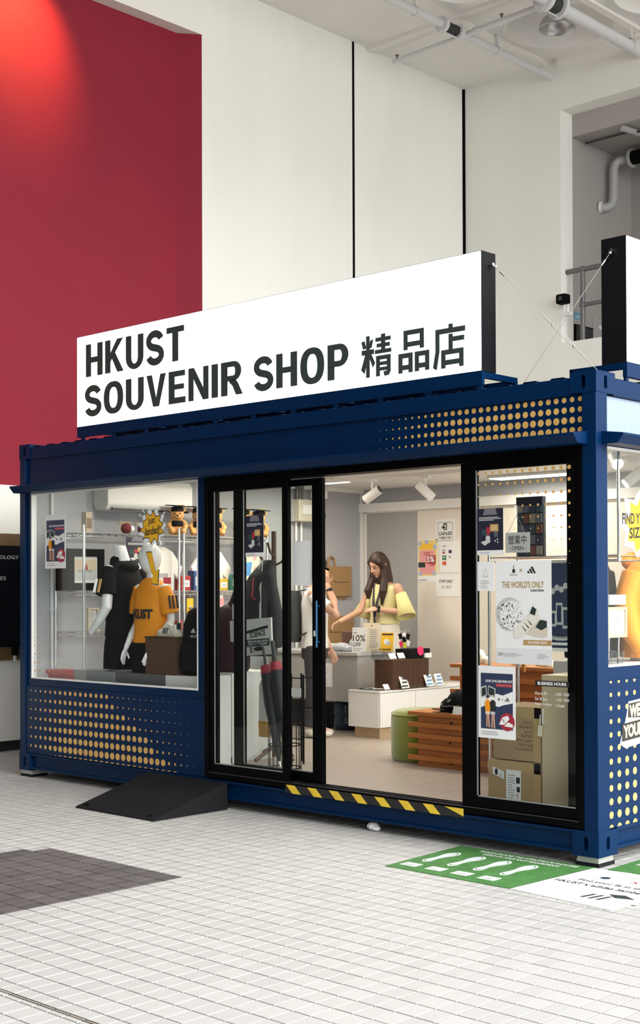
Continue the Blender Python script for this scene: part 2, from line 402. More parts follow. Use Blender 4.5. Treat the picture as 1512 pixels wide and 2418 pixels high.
for x, y in ((-6.22, 5.9), (-4.8, 8.62), (-6.22, 7.6)):
    t = thing('pipe_hanger', {5.9: 'white pipe clamp on the ceiling before the coupling', 8.62: 'white pipe bracket beside the back wall', 7.6: 'white pipe clamp past the branch tee'}[y], 'bracket', (x, y, 8.75))
    MB().box(x-.02, y-.02, 8.9, x+.02, y+.02, 9.07).build('drop_rod', PIPEW, t)
    MB().cyl((x, y-.02, 8.85-.03*(x > -5)), (x, y+.02, 8.85-.03*(x > -5)), .062+.03*(x > -5), n=18).build('clamp_ring', PIPEW, t)

# ---------------------------------------------------------------- loft things
t = thing('guard_rail', 'grey tubular guard rail across the high opening', 'railing', (-6.09, 9.05, 5.1))
for z in (6.11, 5.615): MB().cyl((-6.10 if z > 6 else -5.83, 9.05, z), (2.9, 9.05, z), .035 if z > 6 else .028, n=14).build('rail', GALV, t, smooth=50)
for x in (-5.83, -4.3, -2.8, -1.3, .2, 1.7):
    MB().cyl((x, 9.05, 5.1), (x, 9.05, 6.14), .035, n=14).ball((x, 9.05, 5.615), .05).ball((x, 9.05, 6.11), .048).build('post', GALV, t, smooth=50)
t = thing('security_camera', 'small black bullet camera on a white bracket at the opening edge', 'camera', (-6.02, 8.85, 5.6))
MB().box(-6.12, 8.86, 5.57, -6.05, 8.912, 5.75).build('wall_bracket', WHITE, t, bevel=.008)
MB().box(-6.06, 8.72, 5.61, -5.90, 8.86, 5.74, .015).build('housing', BLACK, t)
MB().cyl((-5.95, 8.86, 5.5), (-5.95, 8.86, 5.61), .02).box(-6.0, 8.83, 5.46, -5.9, 8.9, 5.5).build('junction_box', WHITE, t)
MB().cyl((-5.98, 8.715, 5.675), (-5.98, 8.722, 5.675), .035, n=16).build('lens', M('lens_glass', (.01, .01, .015), .08), t)
t = thing('drain_pipe', 'grey drain pipe bending down the loft wall to a black coupling', 'pipe', (-5.95, 10.08, 7.2))
PG = M('grey_pvc', (.42, .42, .41), .4)
MB().tube([(-6.1, 9.93, 7.2), (-6.02, 9.97, 7.19), (-5.97, 10.03, 7.22), (-5.95, 10.07, 7.32), (-5.95, 10.08, 7.6), (-5.95, 10.08, 7.74), (-5.94, 10.1, 7.83), (-5.90, 10.13, 7.88), (-5.8, 10.17, 7.89), (-4.2, 10.2, 7.89)], .065, 16).build('pipe_run', PG, t, smooth=60)
for x0, x1, r, m in ((-5.72, -5.69, .14, PG), (-5.45, -5.42, .14, PG), (-5.69, -5.45, .1, BLACK)):
    MB().cyl((x0, 10.18, 7.89), (x1, 10.18, 7.89), r, n=20).build('flange' if m is PG else 'rubber_bellows', m, t, smooth=40)
MB().cyl((-6.1, 9.93, 7.2), (-6.06, 9.945, 7.197), .085, n=18).build('wall_collar', WHITE, t, smooth=40)
t = thing('loft_cable_run', 'grey conduit under the loft ceiling behind the opening', 'pipe', (-5.7, 9.3, 8.0))
MB().tube([(-6.05, 9.5, 8.02), (-5.4, 9.5, 8.02), (-5.2, 9.5, 7.99), (-3, 9.5, 7.99)], .015, 8).build('conduit', DGREY, t)
MB().tube([(-5.3, 9.25, 8.0), (-5.2, 9.98, 8.0)], .045, 12).build('pipe_run', PG, t, smooth=60)
t, sh = board('wall_sign', 'small blue sign on the loft wall behind the rail', 'sign', (-6.098, 9.25, 5.49), (0, 1, 0), (0, 0, 1), .24, .09, M('sky_blue_sign', (.10, .33, .55), .5), .004)
sh.lines(.1, .25, .9, .8, 2, PAPER); sh.build(t)
t = thing('louvre_vent', 'black louvred vent low on the loft wall', 'vent', (-6.09, 9.47, 5.1))
MB().box(-6.1, 9.24, 5.02, -6.07, 9.7, 5.41).build('vent_frame', BLACK, t)
for k in range(9): MB().box(-6.07, 9.26+k*.049, 5.04, -6.055, 9.285+k*.049, 5.39).build('slat', DGREY, t)
t = thing('loft_cabinet', 'pale flush panel with an oval handle beside the black vent', 'panel', (-6.09, 9.9, 5.0))
MB().box(-6.1, 9.72, 5.0, -6.085, 10.1, 5.57).build('door', M('pale_panel', (.42, .40, .38), .6), t)
MB().ball((-6.08, 9.93, 5.45), (.008, .07, .03)).build('handle', WHITE, t, smooth=True)

# red recess downlight
t = thing('wall_washer', 'spotlight on a bracket above the crimson recess', 'lamp', (-7.5, 1.2, 8.7))
MB().cyl((-7.77, 1.25, 8.75), (-6.85, 1.25, 8.75), .02).build('arm', DGREY, t); MB().cyl((-6.82, 1.25, 8.76), (-6.90, 1.25, 8.66), .06, n=18).build('housing', DGREY, t)
ld = bpy.data.lights.new('recess_spot', 'SPOT'); ld.energy = 300; ld.spot_size = math.radians(62); ld.spot_blend = 1.0; ld.color = (1, .5, .14); ld.shadow_soft_size = .05
lo = bpy.data.objects.new('recess_spot', ld); COL.objects.link(lo); lo.location = (-6.93, 1.25, 8.63); lo.rotation_euler = Vector((1.0, -.06, .92)).to_track_quat('Z', 'Y').to_euler()

# notice board on the left wall
t = thing('notice_board', 'black glossy notice board in a bronze frame on the white wall', 'notice board', (-7.75, .3, .95))
BRZ = M('bronze_frame', (.20, .12, .06), .4, metal=.3, var=.3, scale=3)
MB().box(-7.77, -1.6, .95, -7.735, 1.25, 2.277).build('frame', BRZ, t)
MB().box(-7.74, -1.55, 1.09, -7.728, 1.2, 2.15).build('panel', M('gloss_black_panel', (.01, .01, .012), .12), t)
sh = Sheet((-7.7275, -1.55, 1.09), (0, 1, 0), (0, 0, 1), 2.75, 1.06)
MB().box(-7.73, 1.02, 1.0, -7.66, 1.07, 1.13, .008).build('bracket_lamp', BLACK, t); MB().box(-7.72, 1.04, .94, -7.69, 1.06, 1.0).build('bracket_clip', WHITE, t)
sh.text('TECHNOLOGY', .80, .868, .968, .903, PAPER); sh.text('LES', .872, .66, .911, .695, PAPER); sh.build(t)
# ---------------------------------------------------------------- the shop container
X0, X1, Y0, Y1, ZB, ZT = -6.058, 0.0, 0.0, 4.876, .06, 3.0
ct = thing('container_shop', 'dark blue shipping container converted into a souvenir shop with gold dots', 'container', (-3.03, 2.44, .06))
def casting(x0, x1, y0, y1, z0, z1, fs, ss):
    mb = MB(); th = .018
    mb.sheet([[(x0, z0), (x1, z0), (x1, z1), (x0, z1)], slot((x0+x1)/2+fs, (z0+z1)/2, .018, .042)], (0, y0, 0), (1, 0, 0), (0, 0, 1), (0, th, 0))
    xs = x1 if x1 > -1 else x0
    mb.sheet([[(y0+th, z0), (y1, z0), (y1, z1), (y0+th, z1)], slot((y0+y1)/2+ss, (z0+z1)/2, .018, .042)], (xs, 0, 0), (0, 1, 0), (0, 0, 1), (-th if xs == x1 else th, 0, 0))
    e = .0012
    mb.box(x0+e, y0+th, z0+e, x1-e, y1-e, z0+th).box(x0+e, y0+th, z1-th, x1-e, y1-e, z1-e)
    xo = x0+e if xs == x1 else x1-e
    mb.box(xo, y0+th, z0+th, xo+(th if xs == x1 else -th), y1-e, z1-th).box(x0+.02, y1-th, z0+th, x1-.02, y1-e, z1-th)
    return mb.build('corner_casting', BLUE, ct)
for (zz0, zz1) in ((.06, .215), (2.872, 3.002)):
    casting(-.182, .004, -.004, .212, zz0, zz1, 0, 0); casting(-6.062, -5.90, -.004, .212, zz0, zz1, 0, 0)
    for xx in (-6.06, -.18): MB().box(xx, 4.67, zz0, xx+.18, 4.88, zz1).build('corner_casting', BLUE, ct, bevel=.006)
for (a, b2) in ((-.10, 0.0), (-6.058, -5.975)):
    MB().box(a, 0, .21, b2, .127, 2.875).build('corner_post', BLUE, ct, bevel=.004)
    MB().box(a, 4.75, .21, b2, 4.876, 2.875).build('corner_post', BLUE, ct)
MB().box(-5.9, .004, 2.865, -.182, .06, 2.972).build('top_rail', BLUE, ct, bevel=.004)
MB().box(-.06, .21, 2.865, -.004, 4.67, 2.972).build('top_rail', BLUE, ct, bevel=.004)
MB().box(-6.054, .21, 2.865, -6.0, 4.67, 2.972).build('top_rail', BLUE, ct)
MB().box(-5.9, 4.82, 2.865, -.182, 4.872, 2.972).build('top_rail', BLUE, ct)
# bottom side rail: web with a lip
MB().box(-5.9, .03, .075, -.182, .06, .21).box(-5.9, .0, .195, -.182, .06, .212).box(-5.9, .0, .075, -.182, .06, .092).build('bottom_rail', BLUE, ct, bevel=.003)
MB().box(-.06, .21, .075, -.03, 4.67, .21).box(-.06, .21, .2, -.0, 4.67, .222).box(-.06, .21, .09, .0, 4.67, .108).build('bottom_rail', BLUE, ct, bevel=.003)
MB().box(-6.054, .21, .075, -6.0, 4.67, .21).build('bottom_rail', BLUE, ct)
# corrugated roof and plain far sides
xs = []; x = -5.95
while x < -.1:
    xs += [(x, 2.962), (x+.055, 2.962), (x+.085, 2.984), (x+.17, 2.984)]; x += .205
mb = MB()
mb.add([(p, .02, z) for p, z in xs]+[(p, 4.86, z) for p, z in xs], [(i, i+1, len(xs)+i+1, len(xs)+i) for i in range(len(xs)-1)])
ro = mb.build('roof', BLUE, ct); so = ro.modifiers.new('s', 'SOLIDIFY'); so.thickness = .004
MB().box(-6.05, .12, .2, -6.03, 4.76, 2.88).build('end_panel', BLUE, ct)
MB().box(-5.98, 4.84, .2, -.1, 4.86, 2.88).build('rear_panel', BLUE, ct)
# upper front panel, weld seam
MB().box(-5.975, .028, 2.6, -.1, .045, 2.868).build('upper_panel', BLUE, ct)
MB().box(-3.11, .024, 2.62, -3.105, .03, 2.862).build('weld_seam', BLUE, ct)
# drip hoods
prof = [(0.03, 2.64), (-.15, 2.617), (-.152, 2.605), (-.108, 2.556), (.02, 2.556)]
MB().sheet([prof], (-6.0, 0, 0), (0, 1, 0), (0, 0, 1), (5.94, 0, 0)).build('drip_hood', BLUE, ct, bevel=.003)
prof2 = [(-.03, 2.64), (.15, 2.617), (.152, 2.605), (.108, 2.556), (-.02, 2.556)]
MB().sheet([prof2], (0, .06, 0), (1, 0, 0), (0, 0, 1), (0, 4.7, 0)).build('drip_hood', BLUE, ct, bevel=.003)
# front wall with the display window
MB().sheet([[(-5.975, .21), (-3.54, .21), (-3.54, 2.61), (-5.975, 2.61)], [(-5.915, .885), (-3.64, .885), (-3.64, 2.555), (-5.915, 2.555)]], (0, .022, 0), (1, 0, 0), (0, 0, 1), (0, .06, 0)).build('front_panel', BLUE, ct, bevel=.002)
dp = MB().box(-5.965, .008, .222, -3.548, .021, .824).build('dot_panel', BLUE, ct, bevel=.002)
sh = Sheet((-5.965, .008, .222), (1, 0, 0), (0, 0, 1), 1, 1)
for i in range(33):
    x = -5.97+.0737*i
    for j in range(8):
        z = .204+.0823*j; u = i/31.0; tt = j/7.0
        g = min(1, .32+u*2.6); lim = .92-.40*tt
        r = (.031-.0125*tt)*g*(1-.18*max(0, u-.5))
        if u > lim: r = (.0135-.0075*tt)*max(0, 1-(u-lim)/(1.02-lim))+.0015
        if u > .97 and j > 1: continue
        pts = [(x+r*math.cos(2*PI*k/18), max(.2235, min(.8225, z+r*math.sin(2*PI*k/18)))) for k in range(18)]
        pts = [(max(-5.963, a), b2) for a, b2 in pts]
        pts = [(a+5.965, b2-.222) for a, b2 in pts]
        if max(q[1] for q in pts)-min(q[1] for q in pts) < .003: continue
        sh.poly(pts, GOLD, 1, 'dot_print')
sh.build(dp)
sh = Sheet((-6, .028, 0), (1, 0, 0), (0, 0, 1), 1, 1)
for i in range(30):
    x = -.128-.0577*i; g = min(1, (30-i)/13.0)
    for j in range(5):
        z = 2.841-.0632*j; r = .0225*g*(.8+.2*min(1, j/2))
        if i > 17: r *= max(.25, 1-.05*abs(j-1.6)*(i-17)*.35)
        if i < 3: r *= .86+.05*i
        pts = [(min(-.103, x+r*math.cos(2*PI*k/18))+6, max(2.642, z+r*math.sin(2*PI*k/18))) for k in range(18)]
        if max(q[1] for q in pts)-min(q[1] for q in pts) > .003: sh.poly(pts, GOLD, 1, 'dot_print')
sh.build(ct)
# end wall (facing right) with its window
EW0, EW1, EZ0, EZ1 = .137, 4.3, 1.2, 2.552
MB().sheet([[(.127, .21), (4.75, .21), (4.75, 2.62), (.127, 2.62)], [(EW0, EZ0), (EW1, EZ0), (EW1, EZ1), (EW0, EZ1)]], (-.08, 0, 0), (0, 1, 0), (0, 0, 1), (.06, 0, 0)).build('end_wall', BLUE, ct)
GLARE = M('panel_painted_glare', (.24, .31, .42), .4, var=.55, scale=120)  # speckled sun glare on the blue panel, put into its base colour
MB().box(-.045, .127, 2.61, -.028, 4.75, 2.862).build('upper_panel', GLARE, ct)
ep = MB().box(-.022, .13, .222, -.008, 4.74, 1.118).build('dot_panel', BLUE, ct)
sh = Sheet((-.008, 0, 0), (0, 1, 0), (0, 0, 1), 1, 1)
for i in range(50):
    y = .161+.0925*i
    for j in range(12):
        z = 1.113-.0813*j; r = (.0145+.0012*j)*(.85+.05*min(i, 3)); 
        pts = [(max(.133, y+r*math.cos(2*PI*k/18)), max(.224, min(1.116, z+r*math.sin(2*PI*k/18)))) for k in range(18)]
        if max(q[1] for q in pts)-min(q[1] for q in pts) > .003: sh.poly(pts, GOLD, 1, 'dot_print')
sh.build(ep)
# interior shell
FLW = M('pale_plank_floor', (.36, .305, .26), .38, var=.22, scale=5, stretch=(1, 14, 1), bump=.03)
INW = M('interior_grey_wall', (.40, .41, .43), .7); INC = M('interior_cream_wall', (.74, .68, .60), .65)
MB().box(-6.0, .12, .15, -.05, 4.84, .228).build('floor_base', DGREY, ct)
fl = MB().box(-6.0, .12, .228, -.05, 4.84, .246).build('shop_floor', DGREY, ct)
for k in range(32):
    xa = -6.0+k*.186
    ya = .12
    while ya < 4.83:
        yb = min(4.84, ya+random.choice((.9, 1.2, 1.5)))
        if xa < -.1: MB().box(xa+.001, ya+.001, .246, min(-.05, xa+.185), yb-.001, .25).build('floor_plank', FLW, fl)
        ya = yb
MB().box(-6.03, .08, .25, -5.98, 4.66, 2.86).build('left_lining', INW, ct)
MB().box(-5.98, 4.6, .25, -.08, 4.66, 2.86).build('rear_lining', INC, ct)
MB().box(-6.0, .08, 2.82, -.06, 4.66, 2.86).build('ceiling_lining', WHITE, ct)
MB().box(-5.98, 4.585, 2.63, -.08, 4.6, 2.82).build('upper_lining', INW, ct)
MB().box(-5.98, 4.54, 2.56, -.08, 4.6, 2.66).build('rear_beam', WHITE, ct)
MB().box(-5.905, 4.588, .25, -5.16, 4.6, 2.56).build('store_room_door', M('grey_door', (.36, .36, .355), .6), ct)
MB().box(-5.925, 4.58, .25, -5.9, 4.6, 2.57).box(-5.925, 4.58, 2.55, -5.14, 4.6, 2.57).build('door_trim', WHITE, ct)
MB().box(-5.98, .08, 2.78, -5.94, 4.6, 2.82).box(-5.98, 4.56, .25, -5.955, 4.6, 2.82).build('cable_trunking', WHITE, ct)
# centre posts where the two boxes join (dark stile seen inside the right pane)
# display window
wf = MB()
wf.sheet([[(-5.913, .888), (-3.642, .888), (-3.642, 2.553), (-5.913, 2.553)], [(-5.897, .9), (-3.655, .9), (-3.655, 2.541), (-5.897, 2.541)]], (0, .02, 0), (1, 0, 0), (0, 0, 1), (0, .05, 0))
wf = wf.build('display_window', WHITE, ct)
MB().box(-5.897, .034, .9, -3.655, .04, 2.541).build('pane', GLASS, wf)
sh = Sheet((-5.897, .0335, .9), (1, 0, 0), (0, 0, 1), 2.242, 1.641)
for i in range(8):
    for j in range(10):
        r = .011*(1-j/10)*(1-i/11); x = -5.87+.0737*i; z = .96+.075*j
        if r > .002: sh.poly([((x+r*math.cos(2*PI*k/12)+5.897)/2.242, (z+r*math.sin(2*PI*k/12)-.9)/1.641) for k in range(12)], GOLD, 1, 'dot_print')
sh.build(wf)
wf = MB()
wf.sheet([[(EW0, EZ0), (EW1, EZ0), (EW1, EZ1), (EW0, EZ1)], [(EW0+.012, EZ0+.012), (EW1-.012, EZ0+.012), (EW1-.012, EZ1-.012), (EW0+.012, EZ1-.012)]], (-.07, 0, 0), (0, 1, 0), (0, 0, 1), (.055, 0, 0))
wf = wf.build('display_window', WHITE, ct)
MB().box(-.04, EW0+.012, EZ0+.012, -.034, EW1-.012, EZ1-.012).build('pane', GLASS, wf)
# door surround
df = MB()
df.sheet([[(-3.54, .225), (-.1, .225), (-.1, 2.565), (-3.54, 2.565)], [(-3.50, .262), (-.135, .262), (-.135, 2.50), (-3.50, 2.50)]], (0, -.004, 0), (1, 0, 0), (0, 0, 1), (0, .13, 0))
df = df.build('door_surround', BLKF, ct, bevel=.004)
MB().box(-3.50, .0, .255, -.135, .012, .268).box(-3.50, .05, .255, -.135, .058, .272).box(-3.50, .1, .255, -.135, .108, .272).build('sill_track', M('dark_aluminium', (.05, .05, .055), .35, metal=.6), df)
def leaf(name, x0, x1, gx0, gx1, z0, z1, gz0, gz1, y, th=.036):
    fr = MB().sheet([[(x0, z0), (x1, z0), (x1, z1), (x0, z1)], [(gx0, gz0), (gx1, gz0), (gx1, gz1), (gx0, gz1)]], (0, y, 0), (1, 0, 0), (0, 0, 1), (0, th, 0)).build(name, BLKF, ct, bevel=.003)
    MB().box(gx0, y+.014, gz0, gx1, y+.020, gz1).build('pane', GLASS, fr)
    BD = M('dull_aluminium_bead', (.35, .36, .37), .35, metal=.7)
    MB().box(gx0, y-.002, gz0, gx0+.008, y+.004, gz1).box(gx0, y-.002, gz0, gx1, y+.004, gz0+.008).build('glazing_bead', BD, fr)
    return fr
leaf('fixed_pane', -3.50, -2.628, -3.435, -2.69, .262, 2.50, .333, 2.44, .006)
sl = leaf('sliding_door', -3.297, -2.352, -3.187, -2.455, .268, 2.495, .345, 2.445, .082)
MB().cyl((-2.385, .055, 1.26), (-2.385, .055, 1.60), .008).cyl((-2.385, .055, 1.30), (-2.385, .084, 1.30), .006).cyl((-2.385, .055, 1.56), (-2.385, .084, 1.56), .006).build('door_handle', M('handle_blue_reflection', (.03, .12, .24), .35, metal=.4), sl)  # bluish reflection on the handle, put into its metal colour
MB().box(-2.435, .076, 1.34, -2.423, .083, 1.38).build('latch', WHITE, sl)
fp = leaf('fixed_pane', -1.04, -.135, -.918, -.172, .262, 2.50, .338, 2.45, .02)
MB().box(-.27, .09, .3, -.135, .14, 2.48).build('inner_post', BLKF, ct)
# hazard tape under the doorway
tp = MB().box(-2.648, -.0065, .19, -1.008, -.004, .25).build('hazard_tape', M('black_tape', (.012, .012, .012), .5), ct)
YEL = M('hazard_yellow', (.80, .56, .04), .5, var=.2, scale=30)
for k in range(8):
    a = -2.64+k*.215
    mb = MB(); pts = [(a, .25), (a+.085, .25), (min(-1.01, a+.15), .19), (min(-1.01, a+.065), .19)]
    if k == 7: pts = [(a-.03, .25), (-1.01, .25), (-1.01, .2)]
    mb.sheet([pts], (0, -.0068, 0), (1, 0, 0), (0, 0, 1), (0, -.0015, 0)).build('yellow_stripe', YEL, tp)

# ---------------------------------------------------------------- feet under the castings
SHIM = M('steel_shim', (.55, .55, .53), .4, metal=.5)
for (x, y, l) in ((-.09, .1, 'stack of steel shims under the near corner casting'), (-5.98, .1, 'thin steel shims under the far left casting'), (-.09, 4.77, 'steel shims under the rear right casting'), (-5.98, 4.77, 'steel shims under the rear left casting')):
    t = thing('levelling_pad', l, 'support', (x, y, 0))
    MB().box(x-.08, y-.09, 0, x+.085, y+.09, .024).build('rubber_pad', RUBBER, t)
    for k in range(3): MB().box(x-.075+.004*k, y-.085, .024+k*.012, x+.08, y+.08, .034+k*.012).build('shim_plate', SHIM, t)
t = thing('paper_scrap', 'crumpled white scrap under the container edge', 'litter', (-1.85, .1, 0))
MB().ball((-1.85, .06, .03), (.05, .04, .03), 8, 5).ball((-1.81, .05, .02), (.03, .03, .02), 7, 5).build('paper', PAPER, t)

# ---------------------------------------------------------------- lightbox signs
LIT = M('lit_sign_face', (.95, 1.0, 1.0), .4, emit=.6); BLKS = M('black_sign_case', (.004, .004, .006), .6, spec=.15)
SGN = M('dark_green_grey_letters', (.035, .05, .045), .5)
sg = thing('shop_sign', 'white lightbox sign reading HKUST SOUVENIR SHOP with black sides', 'sign', (-3.0, .1, 3.0))
MB().box(-5.19, .004, 3.09, -.85, .155, 3.873).build('case', BLKS, sg)
MB().box(-5.188, -.002, 3.094, -.855, .005, 3.869).build('lit_face', LIT, sg)
sh = Sheet((0, -.002, 0), (1, 0, 0), (0, 0, 1), 1, 1)
def arc(cx, cy, rx, ry, a0, a1, n=12): return [(cx+rx*math.cos(math.radians(a0+(a1-a0)*k/n)), cy+ry*math.sin(math.radians(a0+(a1-a0)*k/n))) for k in range(n+1)]
def sox(cx, cy, rx, ry, e=2.35, n=36):
    o = []
    for k in range(n):
        c, q = math.cos(2*PI*k/n), math.sin(2*PI*k/n); o.append((cx+rx*math.copysign(abs(c)**(2/e), c), cy+ry*math.copysign(abs(q)**(2/e), q)))
    return o
def ribbon(pts, t):
    l, r = [], []
    for i, p in enumerate(pts):
        q0, q1 = pts[max(0, i-1)], pts[min(len(pts)-1, i+1)]; dx, dy = q1[0]-q0[0], q1[1]-q0[1]; L = math.hypot(dx, dy) or 1
        l.append((p[0]-dy/L*t/2, p[1]+dx/L*t/2)); r.append((p[0]+dy/L*t/2, p[1]-dx/L*t/2))
    return l+r[::-1]
def bowl(s0, w0, y0, y1, th):
    ry = (y1-y0)/2; cy = (y0+y1)/2; rx = min(ry, w0-s0)*.95
    return [[[(s0, y1), (w0-rx, y1)]+arc(w0-rx, cy, rx, ry, 88, -88)+[(w0-rx, y0), (s0, y0)],
             [(s0+.235, y1-th), (w0-rx, y1-th)]+arc(w0-rx, cy, rx-.22, ry-th, 85, -85)+[(w0-rx, y0+th), (s0+.235, y0+th)]]]
TS, TH = .235, .185
def glyph(c):
    bx = lambda a0, b0, a1, b1: [[(a0, b0), (a1, b0), (a1, b1), (a0, b1)]]
    if c == 'H': return .76, [[[(0, 0), (TS, 0), (TS, .42), (.76-TS, .42), (.76-TS, 0), (.76, 0), (.76, 1), (.76-TS, 1), (.76-TS, .59), (TS, .59), (TS, 1), (0, 1)]]]
    if c == 'K': return .80, [[[(0, 0), (TS, 0), (TS, .32), (.30, .43), (.54, 0), (.81, 0), (.44, .60), (.79, 1), (.53, 1), (TS, .60), (TS, 1), (0, 1)]]]
    if c == 'U': return .75, [[[(0, 1)]+arc(.375, .34, .375, .355, 180, 360, 16)+[(.75, 1), (.75-TS, 1)]+arc(.375, .34, .375-TS, .19, 360, 180, 12)+[(TS, 1)]]]
    if c == 'T': return .70, [[[(.35-TS/2, 0), (.35+TS/2, 0), (.35+TS/2, .83), (.70, .83), (.70, 1), (0, 1), (0, .83), (.35-TS/2, .83)]]]
    if c == 'O': return .84, [[sox(.42, .5, .42, .525), sox(.42, .5, .42-TS-.005, .525-TH)]]
    if c == 'V': return .78, [[[(0, 1), (.27, 0), (.51, 0), (.78, 1), (.56, 1), (.39, .27), (.22, 1)]]]
    if c == 'E': return .66, [[[(0, 0), (.66, 0), (.66, TH), (TS, TH), (TS, .43), (.60, .43), (.60, .59), (TS, .59), (TS, .83), (.64, .83), (.64, 1), (0, 1)]]]
    if c == 'N': return .76, [[[(0, 0), (.195, 0), (.195, .66), (.55, 0), (.76, 0), (.76, 1), (.565, 1), (.565, .36), (.21, 1), (0, 1)]]]
    if c == 'I': return TS, [bx(0, 0, TS, 1)]
    if c == 'P': return .71, bowl(0, .71, .36, 1, .165)+[bx(0, 0, TS, .37)]
    if c == 'R': return .77, bowl(0, .73, .42, 1, .16)+[bx(0, 0, TS, .43), [[(.30, .43), (.53, .45), (.62, .33), (.78, 0), (.54, 0), (.41, .28), (.30, .38)]]]
    p = arc(.36, .71, .255, .20, 12, 258, 16)+arc(.37, .285, .265, .20, 72, -168, 16)
    return .73, [[ribbon(p, .21)]]
def word(t, x0, z0, x1, z1, gap=.115):
    g = [glyph(c) for c in t]; tot = sum(q[0] for q in g)+gap*(len(t)-1); k = (x1-x0)/tot; x = x0
    for wd, polys in g:
        mb = MB()
        for lp in polys: mb.sheet([[(a*k, b2*(z1-z0)) for a, b2 in q] for q in lp], (x, -.0035, z0), (1, 0, 0), (0, 0, 1), (0, .0012, 0))
        mb.build('letter', SGN, sg); x += (wd+gap)*k
word('HKUST', -5.06, 3.512, -3.775, 3.79); word('SOUVENIR', -5.075, 3.172, -3.10, 3.432); word('SHOP', -2.975, 3.172, -2.01, 3.425)
def stroke(x0, z0, ww, hh, polys):
    mb = MB()
    for i, q in enumerate(polys): mb.sheet([[(x0+a*ww, z0+b2*hh) for a, b2 in q]], (0, -.0035-.00012*i, 0), (1, 0, 0), (0, 0, 1), (0, .0012, 0))
    mb.build('letter', SGN, sg)
def rc(a0, b0, a1, b1): return [(a0, b0), (a1, b0), (a1, b1), (a0, b1)]
def frame(a0, b0, a1, b1, t, k): return [rc(a0, b0, a0+t, b1), rc(a1-t, b0, a1, b1), rc(a0+t, b1-k, a1-t, b1), rc(a0+t, b0+k*.6, a1-t, b0+k*1.6)]
cw, chh = .262, .29
# first character
stroke(-1.885, 3.152, cw*1.04, chh, [rc(.15, 0, .275, 1), rc(.0, .55, .42, .67), [(-.01, .87), (.10, .90), (.16, .71), (.05, .69)], [(.40, .91), (.29, .88), (.26, .69), (.34, .71)], [(.13, .58), (.24, .54), (.10, .10), (-.02, .20)], [(.24, .52), (.32, .58), (.46, .33), (.38, .22)],
    rc(.47, .83, .98, .925), rc(.51, .69, .95, .78), rc(.45, .54, 1.0, .635), rc(.66, .62, .80, 1.0), rc(.49, 0, .62, .49), rc(.60, .39, .98, .49), rc(.60, .255, .86, .34), rc(.60, .125, .86, .21), [(.85, .49), (.98, .49), (.98, .09), (.92, .0), (.77, -.01), (.74, .10), (.85, .11)]])
stroke(-1.55, 3.148, cw*1.03, chh, frame(.17, .53, .83, .99, .135, .115)+frame(.0, .0, .465, .46, .135, .115)+frame(.535, .0, 1.0, .46, .135, .115))
stroke(-1.25, 3.14, cw*1.03, chh, [rc(.10, .79, 1.0, .91), rc(.49, .90, .62, 1.0), [(.08, .91), (.21, .91), (.21, .40), (.12, -.02), (.0, .04), (.08, .40)], rc(.49, .40, .62, .77), rc(.60, .59, .97, .70)]+frame(.26, .0, .95, .42, .135, .115))
sh.build(sg)
fr = MB().box(-5.19, .0, 3.003, -.85, .03, 3.09).box(-5.19, .37, 3.03, -.85, .40, 3.07).build('support_frame', BLUE, sg)
for k in range(7):
    x = -5.19+k*.718; MB().box(x, .03, 3.05, x+.03, .40, 3.088).build('cross_bar', BLUE, sg)
MB().box(-.88, .375, 2.985, -.85, .395, 3.04).build('spacer', BLUE, sg)
for k in range(11): MB().box(-5.15+k*.425, .01, 2.972, -5.11+k*.425, .03, 3.005).build('spacer', BLUE, sg)
for (x, z) in ((-.848, 3.79), (-5.192, 3.79)): MB().cyl((x, .09, z), (x+(.03 if x > -3 else -.03), .09, z), .012).build('eye_bolt', CHROME, sg)
s2 = thing('end_sign', 'second white lightbox sign with black side above the end wall', 'sign', (-.07, 2.2, 3.0))
MB().box(-.18, .362, 3.09, -.004, 4.3, 3.885).build('case', BLKS, s2)
MB().box(-.006, .366, 3.094, .002, 4.296, 3.881).build('lit_face', LIT, s2)
MB().box(-.03, .362, 3.0, .0, 4.3, 3.09).box(-.42, .362, 3.03, -.39, 4.3, 3.08).build('support_frame', BLUE, s2)
for k in range(6): MB().box(-.42, .362+k*.78, 3.05, -.03, .392+k*.78, 3.09).build('cross_bar', BLUE, s2)
for k in range(8): MB().box(-.03, .37+k*.55, 2.97, -.01, .40+k*.55, 3.005).build('spacer', BLUE, s2)
MB().cyl((-.09, .362, 3.8), (-.09, .33, 3.8), .012).build('eye_bolt', CHROME, s2)
# stay wires
WIRE = M('stay_wire', (.42, .41, .38), .4, metal=.5)
def wire(label, a, b2, turn):
    t = thing('stay_wire', label, 'cable', b2); a, b2 = Vector(a), Vector(b2)
    MB().cyl(a, b2, .0022, n=6).build('wire', WIRE, t)
    d = (b2-a).normalized()
    MB().ball(a+d*.02, .012, 8, 6).build('shackle', CHROME, t); MB().cyl(a+d*.07, a+d*.11, .007, n=8).build('crimp', CHROME, t)
    if turn:
        c = a+(b2-a)*.62; q = Vector((.7, .7, 0))*.012
        mb = MB().cyl(c-d*.09+q, c+d*.09+q, .004, n=6).cyl(c-d*.09-q, c+d*.09-q, .004, n=6).ball(c-d*.1, .010, 8, 6).ball(c+d*.1, .010, 8, 6)
        mb.cyl(c-d*.2, c-d*.1, .004, n=6).cyl(c+d*.1, c+d*.22, .004, n=6).build('turnbuckle', WIRE, t)
wire('thin stay wire with turnbuckle running down from the souvenir sign', (-.82, .09, 3.79), (-.12, .33, 2.985), True)
wire('thin stay wire running down from the end sign', (-.09, .34, 3.8), (-.62, .12, 2.985), False)
